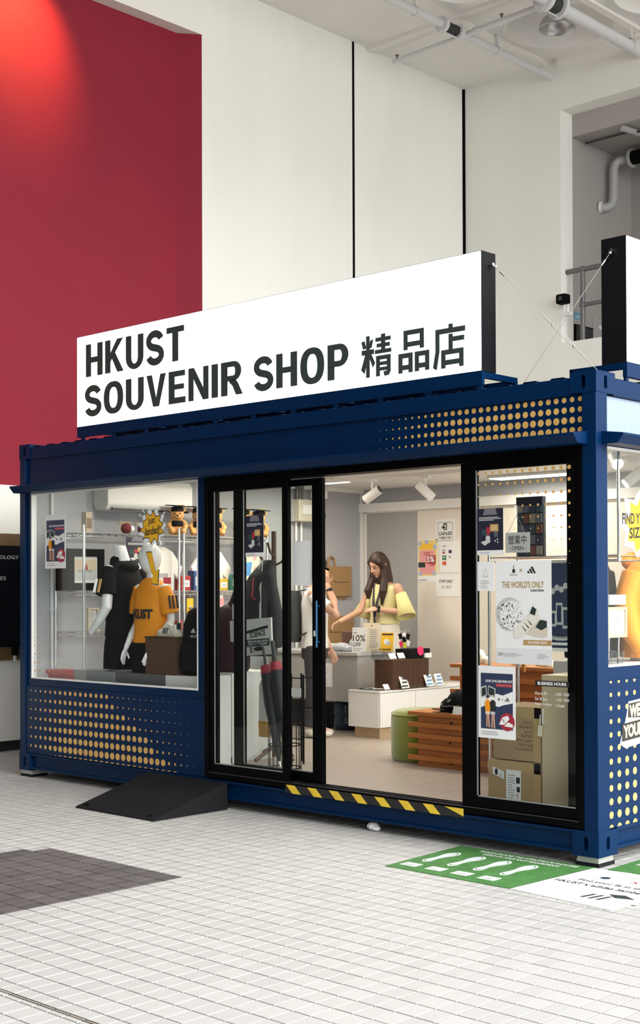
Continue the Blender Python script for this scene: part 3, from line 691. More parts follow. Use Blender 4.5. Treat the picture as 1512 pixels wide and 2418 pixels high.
# ---------------------------------------------------------------- interior materials
FZ = .25
ORANGE = M('orange_jersey', (.80, .28, .005), .7, var=.08, scale=40); BLKC = M('black_cloth', (.004, .004, .005), .85, spec=.2, var=.3, scale=14)
MANN = M('glossy_white_mannequin', (.80, .80, .80), .15, coat=.4); GREYP = M('grey_plinth', (.26, .265, .27), .5); DGP = M('charcoal_plinth', (.10, .105, .11), .5)
WHP = M('white_laminate', (.72, .72, .70), .4); KRAFT = M('kraft_paper', (.36, .21, .09), .7, var=.1, scale=12)
WICK = M('brown_corrugated', (.085, .036, .016), .7, var=.35, scale=70, stretch=(8, 8, .3), bump=.5)
CARD = M('brown_cardboard', (.37, .25, .13), .75, var=.08, scale=6); TAPE = M('packing_tape', (.45, .31, .15), .25)
PINE = M('orange_pine', (.43, .15, .035), .45, var=.3, scale=6, stretch=(.6, 6, 6), bump=.05)
NAVY = M('navy_print', (.02, .035, .085), .5); NAVYD = M('dark_navy_print', (.012, .013, .03), .5); CRIM = M('crimson_print', (.35, .02, .04), .5)
YELP = M('yellow_print', (.85, .50, .03), .5); GREYT = M('grey_text', (.35, .36, .37), .6); TAN = M('tan_print', (.42, .27, .10), .5); PINKP = M('pink_print', (.75, .32, .32), .5)
LGREY = M('pale_grey_print', (.52, .54, .53), .6); SKIN = M('skin', (.58, .33, .22), .5); CREAM = M('cream_cloth', (.70, .62, .47), .8)
ACR = ACRYL

# ---------------------------------------------------------------- lamps of the shop
def led_panel(label, x, y, sx, sy, e):
    t = thing('ceiling_light', label, 'lamp', (x, y, 2.80), 'flat panel lamps on the shop ceiling')
    MB().box(x-sx/2, y-sy/2, 2.79, x+sx/2, y+sy/2, 2.82, .006).build('housing', WHITE, t)
    MB().box(x-sx/2+.02, y-sy/2+.02, 2.785, x+sx/2-.02, y+sy/2-.02, 2.791).build('diffuser', M('lit_diffuser', (1, .93, .82), .5, emit=6), t)
    a = bpy.data.lights.new('panel_light', 'AREA'); a.shape = 'RECTANGLE'; a.size = sx-.05; a.size_y = sy-.05; a.energy = e; a.color = (1, .90, .76)
    o = bpy.data.objects.new('panel_light', a); COL.objects.link(o); o.location = (x, y, 2.775)
led_panel('flat ceiling lamp above the display window', -4.7, .7, 1.1, .25, 4)
led_panel('flat ceiling lamp over the wire shelves', -4.9, 2.0, .3, 1.0, 20)
led_panel('flat ceiling lamp over the counter', -5.15, 3.15, .35, .35, 9)
led_panel('flat ceiling lamp in the middle of the shop', -2.6, 2.2, 1.1, .3, 17)
led_panel('flat ceiling lamp behind the right pane', -1.0, 1.0, .8, .25, 6)
led_panel('flat ceiling lamp at the rear of the shop', -3.2, 4.1, 1.1, .25, 11)
t = thing('light_track', 'white lighting track under the shop ceiling', 'track', (-4, 3.0, 2.78))
MB().box(-5.1, 2.98, 2.765, -1.0, 3.02, 2.80).build('rail', WHITE, t)
def spot(label, c, d, ln=.19, r=.046, e=0):
    t = thing('track_spotlight', label, 'lamp', c, 'cylinder spotlights on the track'); c = Vector(c); d = Vector(d).normalized()
    MB().box(c.x-.05, c.y-.018, c.z-.005, c.x+.05, c.y+.018, c.z+.02).build('adapter', WHITE, t)
    MB().cyl(c, c-Vector((0, 0, .09)), .012, n=10).build('stem', WHITE, t)
    h = c-Vector((0, 0, .13)); MB().cyl(h-d*ln*.5, h+d*ln*.5, r, n=20).build('head', WHITE, t, smooth=40)
    MB().cyl(h+d*ln*.49, h+d*(ln*.5+.004), r*.88, n=20).build('lens', M('dark_lens', (.02, .02, .02), .3) if not e else M('lit_lens', (1, .95, .85), .3, emit=8), t)
    if e:
        l = bpy.data.lights.new('spot', 'SPOT'); l.energy = e; l.spot_size = math.radians(70); l.spot_blend = .6; l.color = (1, .88, .72); l.shadow_soft_size = .03
        o = bpy.data.objects.new('spot', l); COL.objects.link(o); o.location = h+d*(ln*.5+.02); o.rotation_euler = (-d).to_track_quat('Z', 'Y').to_euler()
spot('white cylinder spotlight on the track pointing right', (-4.42, 3.0, 2.745), (.78, .2, .50))
spot('white cylinder spotlight on the track pointing left', (-3.75, 3.0, 2.745), (-.62, -.2, .62))
spot('lit cylinder spotlight on the track end behind the right pane', (-1.5, 3.0, 2.745), (-.5, -.6, -.6), e=14)
t = thing('window_spotlight', 'small lit round spotlight in the end window', 'lamp', (-.35, .8, 2.74)); 
MB().cyl((-.35, .8, 2.60), (-.35, .8, 2.82), .012).build('stem', WHITE, t); MB().cyl((-.38, .83, 2.56), (-.31, .76, 2.50), .04, n=18).build('head', WHITE, t)
MB().cyl((-.311, .761, 2.501), (-.307, .757, 2.497), .035, n=18).build('lens', M('lit_lens', (1, .95, .85), .3, emit=8), t)
l = bpy.data.lights.new('spot', 'SPOT'); l.energy = 9; l.spot_size = math.radians(100); l.spot_blend = .7; l.color = (1, .92, .8); l.shadow_soft_size = .04
o = bpy.data.objects.new('spot', l); COL.objects.link(o); o.location = (-.3, .75, 2.48); o.rotation_euler = Vector((.1, -.25, 1)).to_track_quat('Z', 'Y').to_euler()

# ---------------------------------------------------------------- wire shelving on the left wall
def wire_unit(label, y0, y1, zs, x0=-5.93, x1=-5.50):
    t = thing('wire_shelf_unit', label, 'shelf', ((x0+x1)/2, (y0+y1)/2, FZ))
    for x in (x0, x1):
        for y in (y0, y1):
            MB().cyl((x, y, FZ), (x, y, 2.27), .013, n=10).build('post', CHROME, t, smooth=50)
    for z in zs:
        mb = MB()
        for x in (x0, x1):
            for d in (0, -.035): mb.cyl((x, y0, z+d), (x, y1, z+d), .0055, n=5)
            n = 14
            for k in range(n): mb.cyl((x, y0+(y1-y0)*(k+.3)/n, z), (x, y0+(y1-y0)*(k+.7)/n, z-.035), .0045, n=4)
        for y in (y0, y1):
            for d in (0, -.035): mb.cyl((x0, y, z+d), (x1, y, z+d), .004, n=5)
        for k in range(1, 24): mb.cyl((x0, y0+(y1-y0)*k/24, z), (x1, y0+(y1-y0)*k/24, z), .003, n=4)
        tag(mb.build('wire_shelf', CHROME, t))
    return t
wire_unit('chrome wire shelf unit behind the display window', .30, 1.42, (2.2, 1.67, 1.30, .75))
wire_unit('chrome wire shelf unit with the toy bears on top', 1.48, 2.60, (2.2, 1.67, 1.30, .75))
# framed picture etc
def picture(name, label, cat, x, y0, y1, z0, z1, frame_m, fw, fill):
    t = thing(name, label, cat, (x, (y0+y1)/2, z0))
    MB().sheet([[(y0, z0), (y1, z0), (y1, z1), (y0, z1)], [(y0+fw, z0+fw), (y1-fw, z0+fw), (y1-fw, z1-fw), (y0+fw, z1-fw)]], (x, 0, 0), (0, 1, 0), (0, 0, 1), (.025, 0, 0)).build('frame', frame_m, t)
    MB().box(x, y0+fw, z0+fw, x+.008, y1-fw, z1-fw).build('backing', PAPER, t)
    sh = Sheet((x+.0085, y0+fw, z0+fw), (0, 1, 0), (0, 0, 1), y1-y0-2*fw, z1-z0-2*fw); fill(sh); sh.build(t)
    return t
def f1(s):
    s.rect(.05, .1, .95, .45, LGREY); s.rect(.05, .45, .95, .9, M('sepia_sky', (.60, .50, .36), .6)); s.poly([(.45, .5), (.6, .5), (.55, .75)], CRIM, 2); s.rect(.2, .40, .8, .5, GREYT, 2)
picture('framed_picture', 'black framed harbour picture standing on the wire shelf', 'picture', -5.72, .27, .68, 1.678, 2.06, BLKC, .07, f1)
MB().box(-5.82, .22, 1.678, -5.76, .40, 2.05).build('display_case', BLKC, tag(thing('black_case', 'slim black case behind the framed picture', 'case', (-5.8, .3, 1.678))))
def f2(s): s.lines(.1, .1, .9, .9, 9, GREYT)
picture('framed_card', 'small white framed card on the lower wire shelf', 'picture', -5.62, .42, .54, 1.305, 1.52, CREAM, .012, f2)
t = thing('gift_box', 'tall narrow tan gift box on the top wire shelf', 'box', (-5.6, .4, 2.205)); MB().box(-5.63, .37, 2.205, -5.56, .44, 2.39).build('carton', M('tan_carton', (.45, .37, .28), .6), t)
sh = Sheet((-5.56, .37, 2.205), (0, 1, 0), (0, 0, 1), .07, .185); sh.rect(.1, .2, .9, .7, M('dark_tan', (.2, .14, .09), .6)); sh.build(t)
t = thing('acrylic_stand', 'clear acrylic stand on the top wire shelf', 'stand', (-5.6, .62, 2.205)); MB().box(-5.6, .5, 2.205, -5.596, .78, 2.40).box(-5.66, .5, 2.205, -5.56, .78, 2.209).build('acrylic', ACR, t)
for k, y in enumerate((.86, 1.06)):
    t = thing('toy_ball', ['red and white plush ball left of the pair on the shelf', 'red and white plush ball right of the pair on the shelf'][k], 'toy', (-5.6, y, 2.205), 'plush balls on the top shelf')
    MB().ball((-5.6, y, 2.255), .052, 18, 12).build('ball', M('maroon_plush', (.13, .02, .02), .9), t, smooth=True)
    MB().ball((-5.58, y+.045, 2.252), .03, 12, 8).build('white_patch', PAPER, t, smooth=True); MB().cyl((-5.6, y-.09, 2.30), (-5.6, y+.05, 2.31), .008).build('cord', KRAFT, t)
def gift_poster(sh):
    sh.rect(0, .1, 1, 1, NAVYD, 1); sh.poly([(.3, 1), (.7, 1), (.78, .86), (.22, .86)], M('spot_grey', (.16, .16, .18), .5), 2)
    sh.lines(.08, .74, .95, .83, 3, LGREY, 3, .5, 'small_print')
    sh.rect(.5, .50, .82, .66, TAN, 3); sh.rect(.55, .53, .77, .63, M('pale_tan', (.6, .42, .2), .5), 4); sh.rect(.36, .44, .5, .60, CRIM, 3); sh.rect(.18, .42, .36, .55, M('dark_teal', (.02, .06, .06), .5), 3)
    sh.disc(.42, .36, .09, LGREY, 4, n=12); sh.rect(.66, .38, .8, .5, M('slate', (.1, .1, .12), .4), 4); sh.poly([(.14, .28), (.5, .34), (.52, .28), (.3, .2)], LGREY, 5)
    for a, b2 in ((.7, .3), (.78, .33), (.8, .27)): sh.disc(a, b2, .025, PAPER, 4, n=8)
    sh.rect(0, 0, 1, .1, PAPER, 2); sh.lines(.08, .02, .6, .085, 2, GREYT, 3)
t, sh = board('dark_poster', 'dark gift poster hanging below the top wire shelf', 'poster', (-5.49, .77, 1.90), (0, 1, 0), (0, 0, 1), .27, .27, PAPER); gift_poster(sh); sh.build(t)
# hanging white T-shirts beneath the bear shelf
def tshirt(label, y, z, w=.5):
    t = thing('hanging_tshirt', label, 'shirt', (-5.60, y, z-.55), 'white shirts under the bear shelf')
    pts = [(-.25, -.55), (.25, -.55), (.25, -.2), (.36, -.26), (.42, -.13), (.22, .02), (.08, .06), (-.08, .06), (-.22, .02), (-.42, -.13), (-.36, -.26), (-.25, -.2)]
    MB().sheet([[(a*w, b2) for a, b2 in pts]], (-5.63, y, z), (0, 1, 0), (0, 0, 1), (.04, 0, 0)).build('cloth', M('white_cotton', (.74, .72, .68), .85, var=.06, scale=9), t, bevel=.01)
    MB().tube([(-5.61, y-.1, z+.02), (-5.61, y, z+.08), (-5.61, y+.1, z+.02)], .006, 6).cyl((-5.61, y, z+.08), (-5.61, y, z+.13), .004).build('hanger', CHROME, t)
    sh = Sheet((-5.588, y-.15*w/.5, z-.35), (0, 1, 0), (0, 0, 1), .3*w/.5, .2); sh.rect(.1, .2, .5, .45, YELP); sh.rect(.55, .3, .8, .6, CRIM); sh.rect(.3, .6, .7, .8, GREYT); sh.build(t)
tshirt('white printed shirt hanging under the wire shelf beside the window', 1.28, 2.03, .62); tshirt('white printed shirt hanging left inside the glass door', 1.92, 2.03, .62)
# small merchandise on the bear unit
cols = [(.35, .03, .03), (.05, .10, .25), (.70, .68, .62), (.60, .40, .05), (.08, .25, .22), (.30, .30, .32), (.55, .12, .10)]
k = 0; random.seed(11)
nm = ('maroon', 'navy', 'ivory', 'ochre', 'teal', 'grey', 'red'); pos = ('first', 'second', 'third', 'fourth', 'fifth', 'sixth')
for (z, zl, hh) in ((1.67, 'middle', .16), (1.30, 'lower', .13)):
    for i in range(6):
        y = 1.56+i*.165; h = hh*random.uniform(.6, 1.25); c = k % 7; wd = random.uniform(.05, .07)
        t = thing('gift_carton', '%s gift carton, %s from the window on the %s wire shelf' % (nm[c], pos[i], zl), 'box', (-5.6, y, z+.005), 'gift cartons on the wire shelves')
        MB().box(-5.66, y-wd, z+.005, -5.56, y+wd, z+.005+h, .004).build('carton', M('carton_%s' % nm[c], cols[c], .55), t)
        sh = Sheet((-5.56, y-wd, z+.005), (0, 1, 0), (0, 0, 1), 2*wd, h); sh.rect(.15, .25, .85, .7, PAPER if c not in (2,) else CRIM); sh.rect(.25, .4, .75, .5, GREYT, 2); sh.build(t); k += 1
for i in range(5):
    y = 1.55+i*.2
    t = thing('keyring_card', ['yellow', 'white', 'pink', 'blue', 'orange'][i]+' keyring card hanging from the middle wire shelf', 'keyring', (-5.49, y, 1.45), 'keyring cards on the wire shelf')
    MB().box(-5.495, y-.04, 1.46, -5.49, y+.04, 1.60).build('card', [YELP, PAPER, PINKP, M('sky_print', (.1, .3, .6), .5), ORANGE][i], t); MB().cyl((-5.49, y, 1.60), (-5.49, y, 1.64), .002, n=5).ball((-5.485, y, 1.51), .02, 8, 6).build('charm', CHROME, t)
t, sh = board('cup_poster', 'pale poster with a blue cup and yellow flowers behind the glass', 'poster', (-5.47, 2.12, 1.70), (0, 1, 0), (0, 0, 1), .34, .36, M('cream_print', (.75, .68, .50), .6))
for a, b2, r in ((.2, .8, .1), (.8, .85, .09), (.85, .5, .1), (.15, .3, .1), (.55, .9, .07)): sh.disc(a, b2, r, YELP if a < .8 else PINKP)
sh.poly([(.3, .7), (.7, .72), (.62, .35), (.42, .33)], M('sky_print', (.1, .3, .6), .5), 2); sh.rect(.2, .05, .8, .16, GREYT, 2); sh.build(t)

# toy bears in mortarboards
FUR = M('tan_plush', (.52, .27, .09), .95, var=.25, scale=60, bump=.4)
def bear(x, y, z, label, rz=0.0, proto=[None]):
    if proto[0] is None:
        t = thing('toy_bear', label, 'toy bear', (0, 0, 0), 'toy bears with graduation caps')
        MB().ball((0, 0, .085), (.075, .065, .085)).ball((0, -.01, .20), (.068, .06, .06)).ball((0, -.06, .185), (.033, .03, .026)).ball((.055, 0, .25), .024).ball((-.055, 0, .25), .024).ball((.055, -.07, .04), (.033, .06, .033)).ball((-.055, -.07, .04), (.033, .06, .033)).tube([(.06, 0, .14), (.085, -.05, .09), (.06, -.085, .07)], .024, 8).tube([(-.06, 0, .14), (-.085, -.05, .09), (-.06, -.085, .07)], .024, 8).blob('body', FUR, t, .007, 3)
        MB().ball((.024, -.062, .213), .008, 8, 6).ball((-.024, -.062, .213), .008, 8, 6).ball((0, -.088, .193), (.011, .008, .008), 8, 6).build('face', BLKC, t)
        MB().ball((0, .005, .105), (.083, .073, .06)).build('gown', BLKC, t, smooth=True)
        h = MB().lathe([(.062, 0), (.064, .02), (.055, .045), (.01, .05)], (0, -.005, .235), 16).build('cap', BLKC, t, smooth=50)
        MB().obox((0, -.005, .29), (.17, .17, .008), (.12, 0, .6)).build('board', BLKC, h); MB().tube([(0, 0, .297), (.07, -.03, .295), (.085, -.04, .24)], .003, 5).build('tassel', YELP, h)
        proto[0] = t
    else:
        t = copy_tree(proto[0]); tag(t, label)
    t.location = (x, y, z); t.rotation_euler.z = rz; return t
bear(-5.62, 1.50, 2.204, 'plush bear in a black graduation cap nearest the display window', .9)
bear(-5.62, 1.78, 2.204, 'plush bear in graduation cap seen left of the door stile', .8)
bear(-5.60, 1.98, 2.204, 'plush bear in a tilted cap just left of the dark stile', 1.0)
bear(-5.60, 2.36, 2.204, 'plush bear in graduation cap above the dark glass poster', .8)
bear(-5.58, 2.56, 2.204, 'plush bear in graduation cap at the right end of the shelf', .9)
# air conditioner
t = thing('air_conditioner', 'white wall air conditioner above the wire shelves', 'air conditioner', (-5.85, 1.25, 2.44))
MB().sheet([[(0, .06), (.03, .0), (.2, .0), (.235, .05), (.235, .24), (.2, .30), (0, .30)]], (-5.98, .76, 2.44), (1, 0, 0), (0, 0, 1), (0, 1.05, 0)).build('body', WHP, t, bevel=.012)
MB().box(-5.79, .82, 2.437, -5.75, 1.75, 2.455).build('outlet', DGREY, t); MB().obox((-5.752, 1.28, 2.462), (.004, .93, .02), (0, -.5, 0)).build('louvre', GREYT, t)
t = thing('wall_conduit', 'white vertical conduit on the left interior wall', 'pipe', (-5.965, .285, FZ)); MB().cyl((-5.965, .285, FZ), (-5.965, .285, 2.8), .014, n=10).build('pipe_run', WHITE, t)
for z in (2.35, 1.5): MB().box(-5.98, .265, z, -5.95, .305, z+.015).build('clip', WHITE, t)

# ---------------------------------------------------------------- window display
def plinth(label, m, x0, x1, y0, y1, z):
    t = thing('display_plinth', label, 'plinth', ((x0+x1)/2, (y0+y1)/2, FZ)); MB().box(x0, y0, FZ, x1, y1, z).build('carcass', m, t, bevel=.003); MB().box(x0, y0-.004, FZ, x1, y0, FZ+.05).build('kick_strip', DGREY, t)
plinth('light grey display plinth at the left of the window', GREYP, -5.45, -4.86, .15, .5, .98); plinth('charcoal display plinth under the mannequins', DGP, -4.855, -4.2, .15, .5, .98); plinth('white display plinth under the backpack', WHP, -4.195, -3.78, .15, .5, .98)
plinth('tall white plinth just inside the glass door', WHP, -4.42, -3.83, .56, 1.08, .99)
t = thing('red_bin', 'red box at the lower left of the display window', 'box', (-5.65, .2, FZ)); MB().box(-5.80, .12, FZ, -5.47, .28, .965, .01).build('bin', M('red_plastic', (.40, .03, .04), .45), t); MB().box(-5.81, .11, .93, -5.46, .29, .967).build('lid', M('red_plastic', (.40, .03, .04), .45), t)
def ellipse_ring(c, rx, ry, n=20, e=2.3):
    o = []
    for k in range(n):
        a = 2*PI*k/n; cc, ss = math.cos(a), math.sin(a); o.append((c[0]+rx*math.copysign(abs(cc)**(2/e), cc), c[1]+ry*math.copysign(abs(ss)**(2/e), ss), c[2]))
    return o
def torso(mb, rows): mb.loft([ellipse_ring((r[3] if len(r) > 3 else 0, r[4] if len(r) > 4 else 0, r[0]), r[1], r[2]) for r in rows]); return mb
def hand(mb, w, d, up, s=1.0, curl=.4, side=1):
    """palm from wrist w along d, back of hand towards up, four fingers and a thumb"""
    w = Vector(w); d = Vector(d).normalized(); up = Vector(up); up = (up-d*up.dot(d)).normalized(); x = d.cross(up)*side
    p = w+d*.045*s
    mb.tube([w, w+d*.03*s, w+d*.06*s, w+d*.088*s], [.022*s, .034*s, .040*s, .036*s], 10, flat=.42, up=tuple(up))
    for i, L in enumerate((.062, .072, .068, .052)):
        b2 = w+d*.082*s+x*((i-1.5)*.019*s); q = b2; pts = [b2-d*.01*s]
        for j in range(3):
            a = curl*(j+.4); q = q+(d*math.cos(a)-up*math.sin(a))*(L*s/3*(1.25-.2*j)); pts.append(q)
        mb.tube(pts, [.0092*s, .009*s, .008*s, .0065*s], 7)
    b2 = w+d*.02*s-x*.026*s
    mb.tube([b2, b2+(d*.6-x*.75-up*.2)*.034*s, b2+(d*.9-x*.7-up*.35)*.058*s], [.012*s, .0105*s, .008*s], 7)
    return mb
def arm(mb, pts, rad): return mb.tube(pts, rad, 12).ball(pts[0], rad[0]).ball(pts[len(pts)//2], rad[len(rad)//2])
# black mannequin
t = thing('mannequin', 'headless white mannequin in a black striped jersey', 'mannequin', (-5.0, .35, .98)); ORG[t.name] = Vector((0, 0, 0)); t.rotation_euler.z = -1.35
mb = MB(); torso(mb, [(.06, .16, .11), (.22, .165, .12), (.40, .135, .10), (.62, .165, .115), (.80, .175, .105), (.90, .13, .08), (.95, .065, .06), (1.02, .058, .058, 0, -.02), (1.09, .056, .056, 0, -.045)])
arm(mb, [(.20, 0, .86), (.235, .02, .70), (.255, .03, .56), (.25, -.06, .44), (.235, -.17, .33)], [.06, .05, .045, .04, .03]); arm(mb, [(-.20, 0, .86), (-.235, .02, .70), (-.255, .03, .56), (-.25, -.06, .44), (-.235, -.17, .33)], [.06, .05, .045, .04, .03])
mb.cyl((0, 0, 0), (0, 0, .08), .02).cyl((0, 0, .0), (0, 0, .012), .13).blob('body', MANN, t, .009, 3)
mb = MB(); torso(mb, [(.30, .185, .135), (.42, .17, .125), (.62, .185, .135), (.80, .195, .125), (.90, .15, .10), (.955, .085, .08)])
for s in (-1, 1): mb.tube([(s*.17, 0, .88), (s*.225, .005, .78), (s*.255, .02, .66)], [.075, .085, .09], 14)
mb.blob('jersey', BLKC, t, .009, 2)
MB().tube([(0, .02, .93), (0, -.06, .90)], [.09, .11], 16).ball((0, .06, .90), (.13, .07, .06)).blob('hood', BLKC, t, .009, 2)
mb = MB(); torso(mb, [(.02, .20, .14), (.12, .195, .14), (.24, .185, .135), (.34, .165, .12)]); mb.build('shorts', M('black_nylon', (.004, .004, .005), .8, spec=.15), t, smooth=50)
for i, m in enumerate((PAPER, TAN)): MB().obox((.337, -.03+.045*i, .74), (.008, .024, .12), (0, -.3, 0)).build('sleeve_stripe', m, t)
sh = Sheet((.03, -.142, .16), (1, 0, 0), (0, 0, 1), .07, .06); sh.stripes3(.05, .1, .9, PAPER, 2); sh.build(t)
# orange mannequin
t = thing('mannequin', 'white mannequin with egg head in an orange lettered jersey', 'mannequin', (-4.62, .36, .98)); ORG[t.name] = Vector((0, 0, 0))
mb = MB(); torso(mb, [(.04, .14, .10), (.2, .155, .11), (.34, .115, .09), (.52, .15, .11), (.68, .155, .09), (.76, .09, .06), (.80, .045, .045), (.86, .043, .045)])
mb.ball((0, -.02, .975), (.088, .105, .135), 20, 14)
for s in (-1, 1):
    arm(mb, [(s*.165, 0, .71), (s*.20, .03, .56), (s*.215, .03, .44), (s*.20, -.06, .32), (s*.17, -.15, .20)], [.045, .038, .034, .03, .022])
    hand(mb, (s*.17, -.15, .20), (-.12*s, -.40, -.85), (s*.9, -.3, 0), .95, .18, s)
mb.cyl((0, 0, 0), (0, 0, .06), .02).cyl((0, 0, 0), (0, 0, .012), .12).blob('body', MANN, t, .006, 3)
mb = MB(); torso(mb, [(.25, .185, .14), (.36, .165, .125), (.52, .175, .135), (.68, .185, .11), (.765, .115, .08), (.805, .06, .06)])
for s in (-1, 1): mb.tube([(s*.15, 0, .72), (s*.195, .01, .60), (s*.215, .02, .50)], [.062, .075, .08], 14)
mb.blob('jersey', ORANGE, t, .008, 2)
mb = MB(); torso(mb, [(.0, .19, .15), (.12, .175, .13), (.26, .165, .12)]); mb.build('shorts', BLKC, t, smooth=50)
def wrap_text(s, z0, z1, xw, rx, ry, m, parent, yc=0.0):
    vs, fs = text2d(s, .05); x0 = min(p[0] for p in vs); x1 = max(p[0] for p in vs); y0 = min(p[1] for p in vs); y1 = max(p[1] for p in vs)
    out = []
    for (x, y) in vs:
        X = ((x-x0)/(x1-x0)-.5)*xw; zz = z0+(z1-z0)*(y-y0)/(y1-y0); out.append((X, yc-ry*math.sqrt(max(.02, 1-abs(X/rx)**2.3))-.004, zz))
    MB().add(out, fs).build('lettering', m, parent)
wrap_text('HKUST', .455, .54, .27, .185, .140, INK, t)
for i in range(3): MB().obox((.288-.006*i*0, -.045+.04*i, .60), (.006, .018, .11), (0, -.2, 0)).build('sleeve_stripe', INK, t)
# goods on the plinths
t = thing('display_box', 'brown corrugated box under the white sneaker in the window', 'box', (-4.29, .24, .98)); MB().box(-4.47, .165, .98, -4.10, .33, 1.29).build('carton', WICK, t)
MB().box(-4.475, .16, 1.282, -4.095, .335, 1.294).build('top_edge', M('dark_brown', (.05, .025, .012), .7), t)
OFFW = M('off_white_leather', (.70, .66, .57), .5); GUM = M('cream_rubber', (.62, .55, .42), .6); DKG = M('dark_green_leather', (.015, .03, .028), .5)
def sneaker(x, y, z, rz, label, group=None, proto=[None], s=1.0):
    if proto[0] is None:
        t = thing('sneaker', label, 'shoe', (0, 0, 0), group)
        out = [(-.14, -.028), (-.125, -.036), (-.05, -.034), (.03, -.042), (.09, -.044), (.13, -.03), (.145, 0), (.13, .03), (.09, .04), (.03, .036), (-.05, .03), (-.125, .034), (-.14, .028)]
        MB().sheet([out], (0, 0, 0), (1, 0, 0), (0, 1, 0), (0, 0, .024)).build('sole', GUM, t, bevel=.004)
        MB().ball((.075, 0, .03), (.07, .041, .036)).ball((0, 0, .045), (.07, .038, .045)).ball((-.08, 0, .05), (.058, .034, .05)).tube([(-.105, 0, .05), (-.105, 0, .10)], [.033, .03], 12).tube([(-.06, 0, .06), (-.06, 0, .095)], [.035, .03], 12).tube([(.06, 0, .05), (-.03, 0, .105)], [.025, .03], 12, flat=.6).blob('upper', OFFW, t, .006, 3)
        MB().box(-.142, -.018, .06, -.125, .018, .115).build('heel_tab', DKG, t, bevel=.004)
        for sy in (-1, 1):
            for k in range(3): MB().obox((-.028+.026*k, sy*.0385, .05), (.009, .004, .052), (0, -.45, 0)).build('side_stripe', DKG, t)
        for k in range(4): MB().tube([(.045-.022*k, -.022, .066+.011*k), (.04-.022*k, 0, .078+.011*k), (.045-.022*k, .022, .066+.011*k)], .0035, 6).build('lace', PAPER, t)
        proto[0] = t
    else:
        t = copy_tree(proto[0]); tag(t, label, group=group)
    t.location = (x, y, z); t.rotation_euler.z = rz; t.scale = (s, s, s); return t
sneaker(-4.25, .235, 1.295, PI*.98, 'white sneaker with dark stripes on the corrugated box in the window')
def backpack(name, label, x, y, z, w, h, d, m, rz=0, extra=True):
    t = thing(name, label, 'bag', (x, y, z)); ORG[t.name] = Vector((0, 0, 0)); t.rotation_euler.z = rz
    torso(MB(), [(0, w*.44, d*.44), (.03, w*.5, d*.5), (h*.35, w*.5, d*.5), (h*.75, w*.46, d*.42), (h*.94, w*.33, d*.3), (h, w*.15, d*.15)]).build('body', m, t, smooth=50)
    torso(MB(), [(.04, w*.40, d*.2, 0, -d*.42), (h*.25, w*.41, d*.22, 0, -d*.42), (h*.45, w*.36, d*.14, 0, -d*.40)]).build('front_pocket', m, t, smooth=50)
    MB().tube([(-.04, .02, h-.01), (0, .02, h+.05), (.04, .02, h-.01)], .009, 8).build('grab_handle', m, t)
    if extra:
        sh = Sheet((w*.05, -d*.5-.004, h*.62), (1, 0, 0), (0, 0, 1), .07, .05); sh.stripes3(.05, .1, .9, PAPER, 2); sh.build(t)
        sh = Sheet((-w*.05, -d*.52, h*.56), (1, 0, 0), (0, 0, 1), .13, .022); sh.text('HKUST', .3, 0, 1, 1, PAPER); sh.build(t)
        for i, mm in enumerate((PAPER, TAN)): MB().tube([(w*.30+.018*i, -d*.46, .06), (w*.34+.018*i, -d*.52, h*.22), (w*.30+.018*i, -d*.46, h*.44)], .005, 6).build('trim_stripe', mm, t)
    return t
backpack('backpack', 'black backpack with white logo at the right end of the window', -3.98, .33, .985, .33, .55, .22, BLKC)
backpack('rucksack', 'dark maroon and black rucksack on the plinth inside the door', -4.02, .72, .995, .34, .56, .22, M('maroon_nylon', (.035, .008, .012), .6), .4, False)
# coat stand with jacket, tote, umbrellas
WOOD = M('dark_wood', (.12, .065, .04), .5, var=.2, scale=12)
t = thing('coat_stand', 'brown wooden coat stand inside the glass door', 'stand', (-3.70, .92, FZ))
MB().tube([(-3.70, .92, FZ+.03), (-3.70, .92, 2.17)], .021, 14).build('pole', WOOD, t, smooth=50)
for a in (0, 1.57, 3.14, 4.71): MB().tube([(-3.70, .92, FZ+.12), (-3.70+.22*math.cos(a), .92+.22*math.sin(a), FZ+.02)], .016, 8).build('foot', WOOD, t)
for a, z in ((.3, 1.88), (2.3, 1.96), (-1.2, 1.96), (3.6, 1.86)): MB().tube([(-3.70, .92, z), (-3.70+.07*math.cos(a), .92+.07*math.sin(a), z+.03), (-3.70+.13*math.cos(a), .92+.13*math.sin(a), z+.11)], .010, 8).build('peg', WOOD, t)
t = thing('hooded_jacket', 'black hooded jacket hanging on the wooden coat stand', 'jacket', (-3.80, .82, 1.2))
JK = M('black_jacket', (.016, .018, .02), .7, var=.3, scale=14)
mb = MB(); torso(mb, [(1.13, .22, .12, -3.80, .80), (1.3, .22, .13, -3.80, .80), (1.6, .20, .13, -3.78, .80), (1.8, .12, .10, -3.74, .83), (1.93, .05, .05, -3.71, .88)]); mb.tube([(-3.90, .76, 1.75), (-4.0, .74, 1.5), (-4.02, .74, 1.25)], [.06, .065, .05], 10).tube([(-3.66, .82, 1.78), (-3.57, .80, 1.5), (-3.55, .80, 1.2)], [.06, .065, .05], 10).blob('cloth', JK, t, .012, 3)
MB().box(-3.93, .655, 1.43, -3.86, .66, 1.56).build('price_tag', PAPER, t); MB().tube([(-3.72, .70, 1.78), (-3.70, .665, 1.62), (-3.67, .67, 1.60)], .008, 6).build('drawstring', CRIM, t)
t, sh = board('tote_bag', 'white cotton tote bag printed science and technology by the coat stand', 'bag', (-3.93, .64, 1.12), (1, .12, .08), (-.05, 0, 1), .44, .30, M('natural_cotton', (.66, .65, .61), .85, var=.06, scale=20), .02)
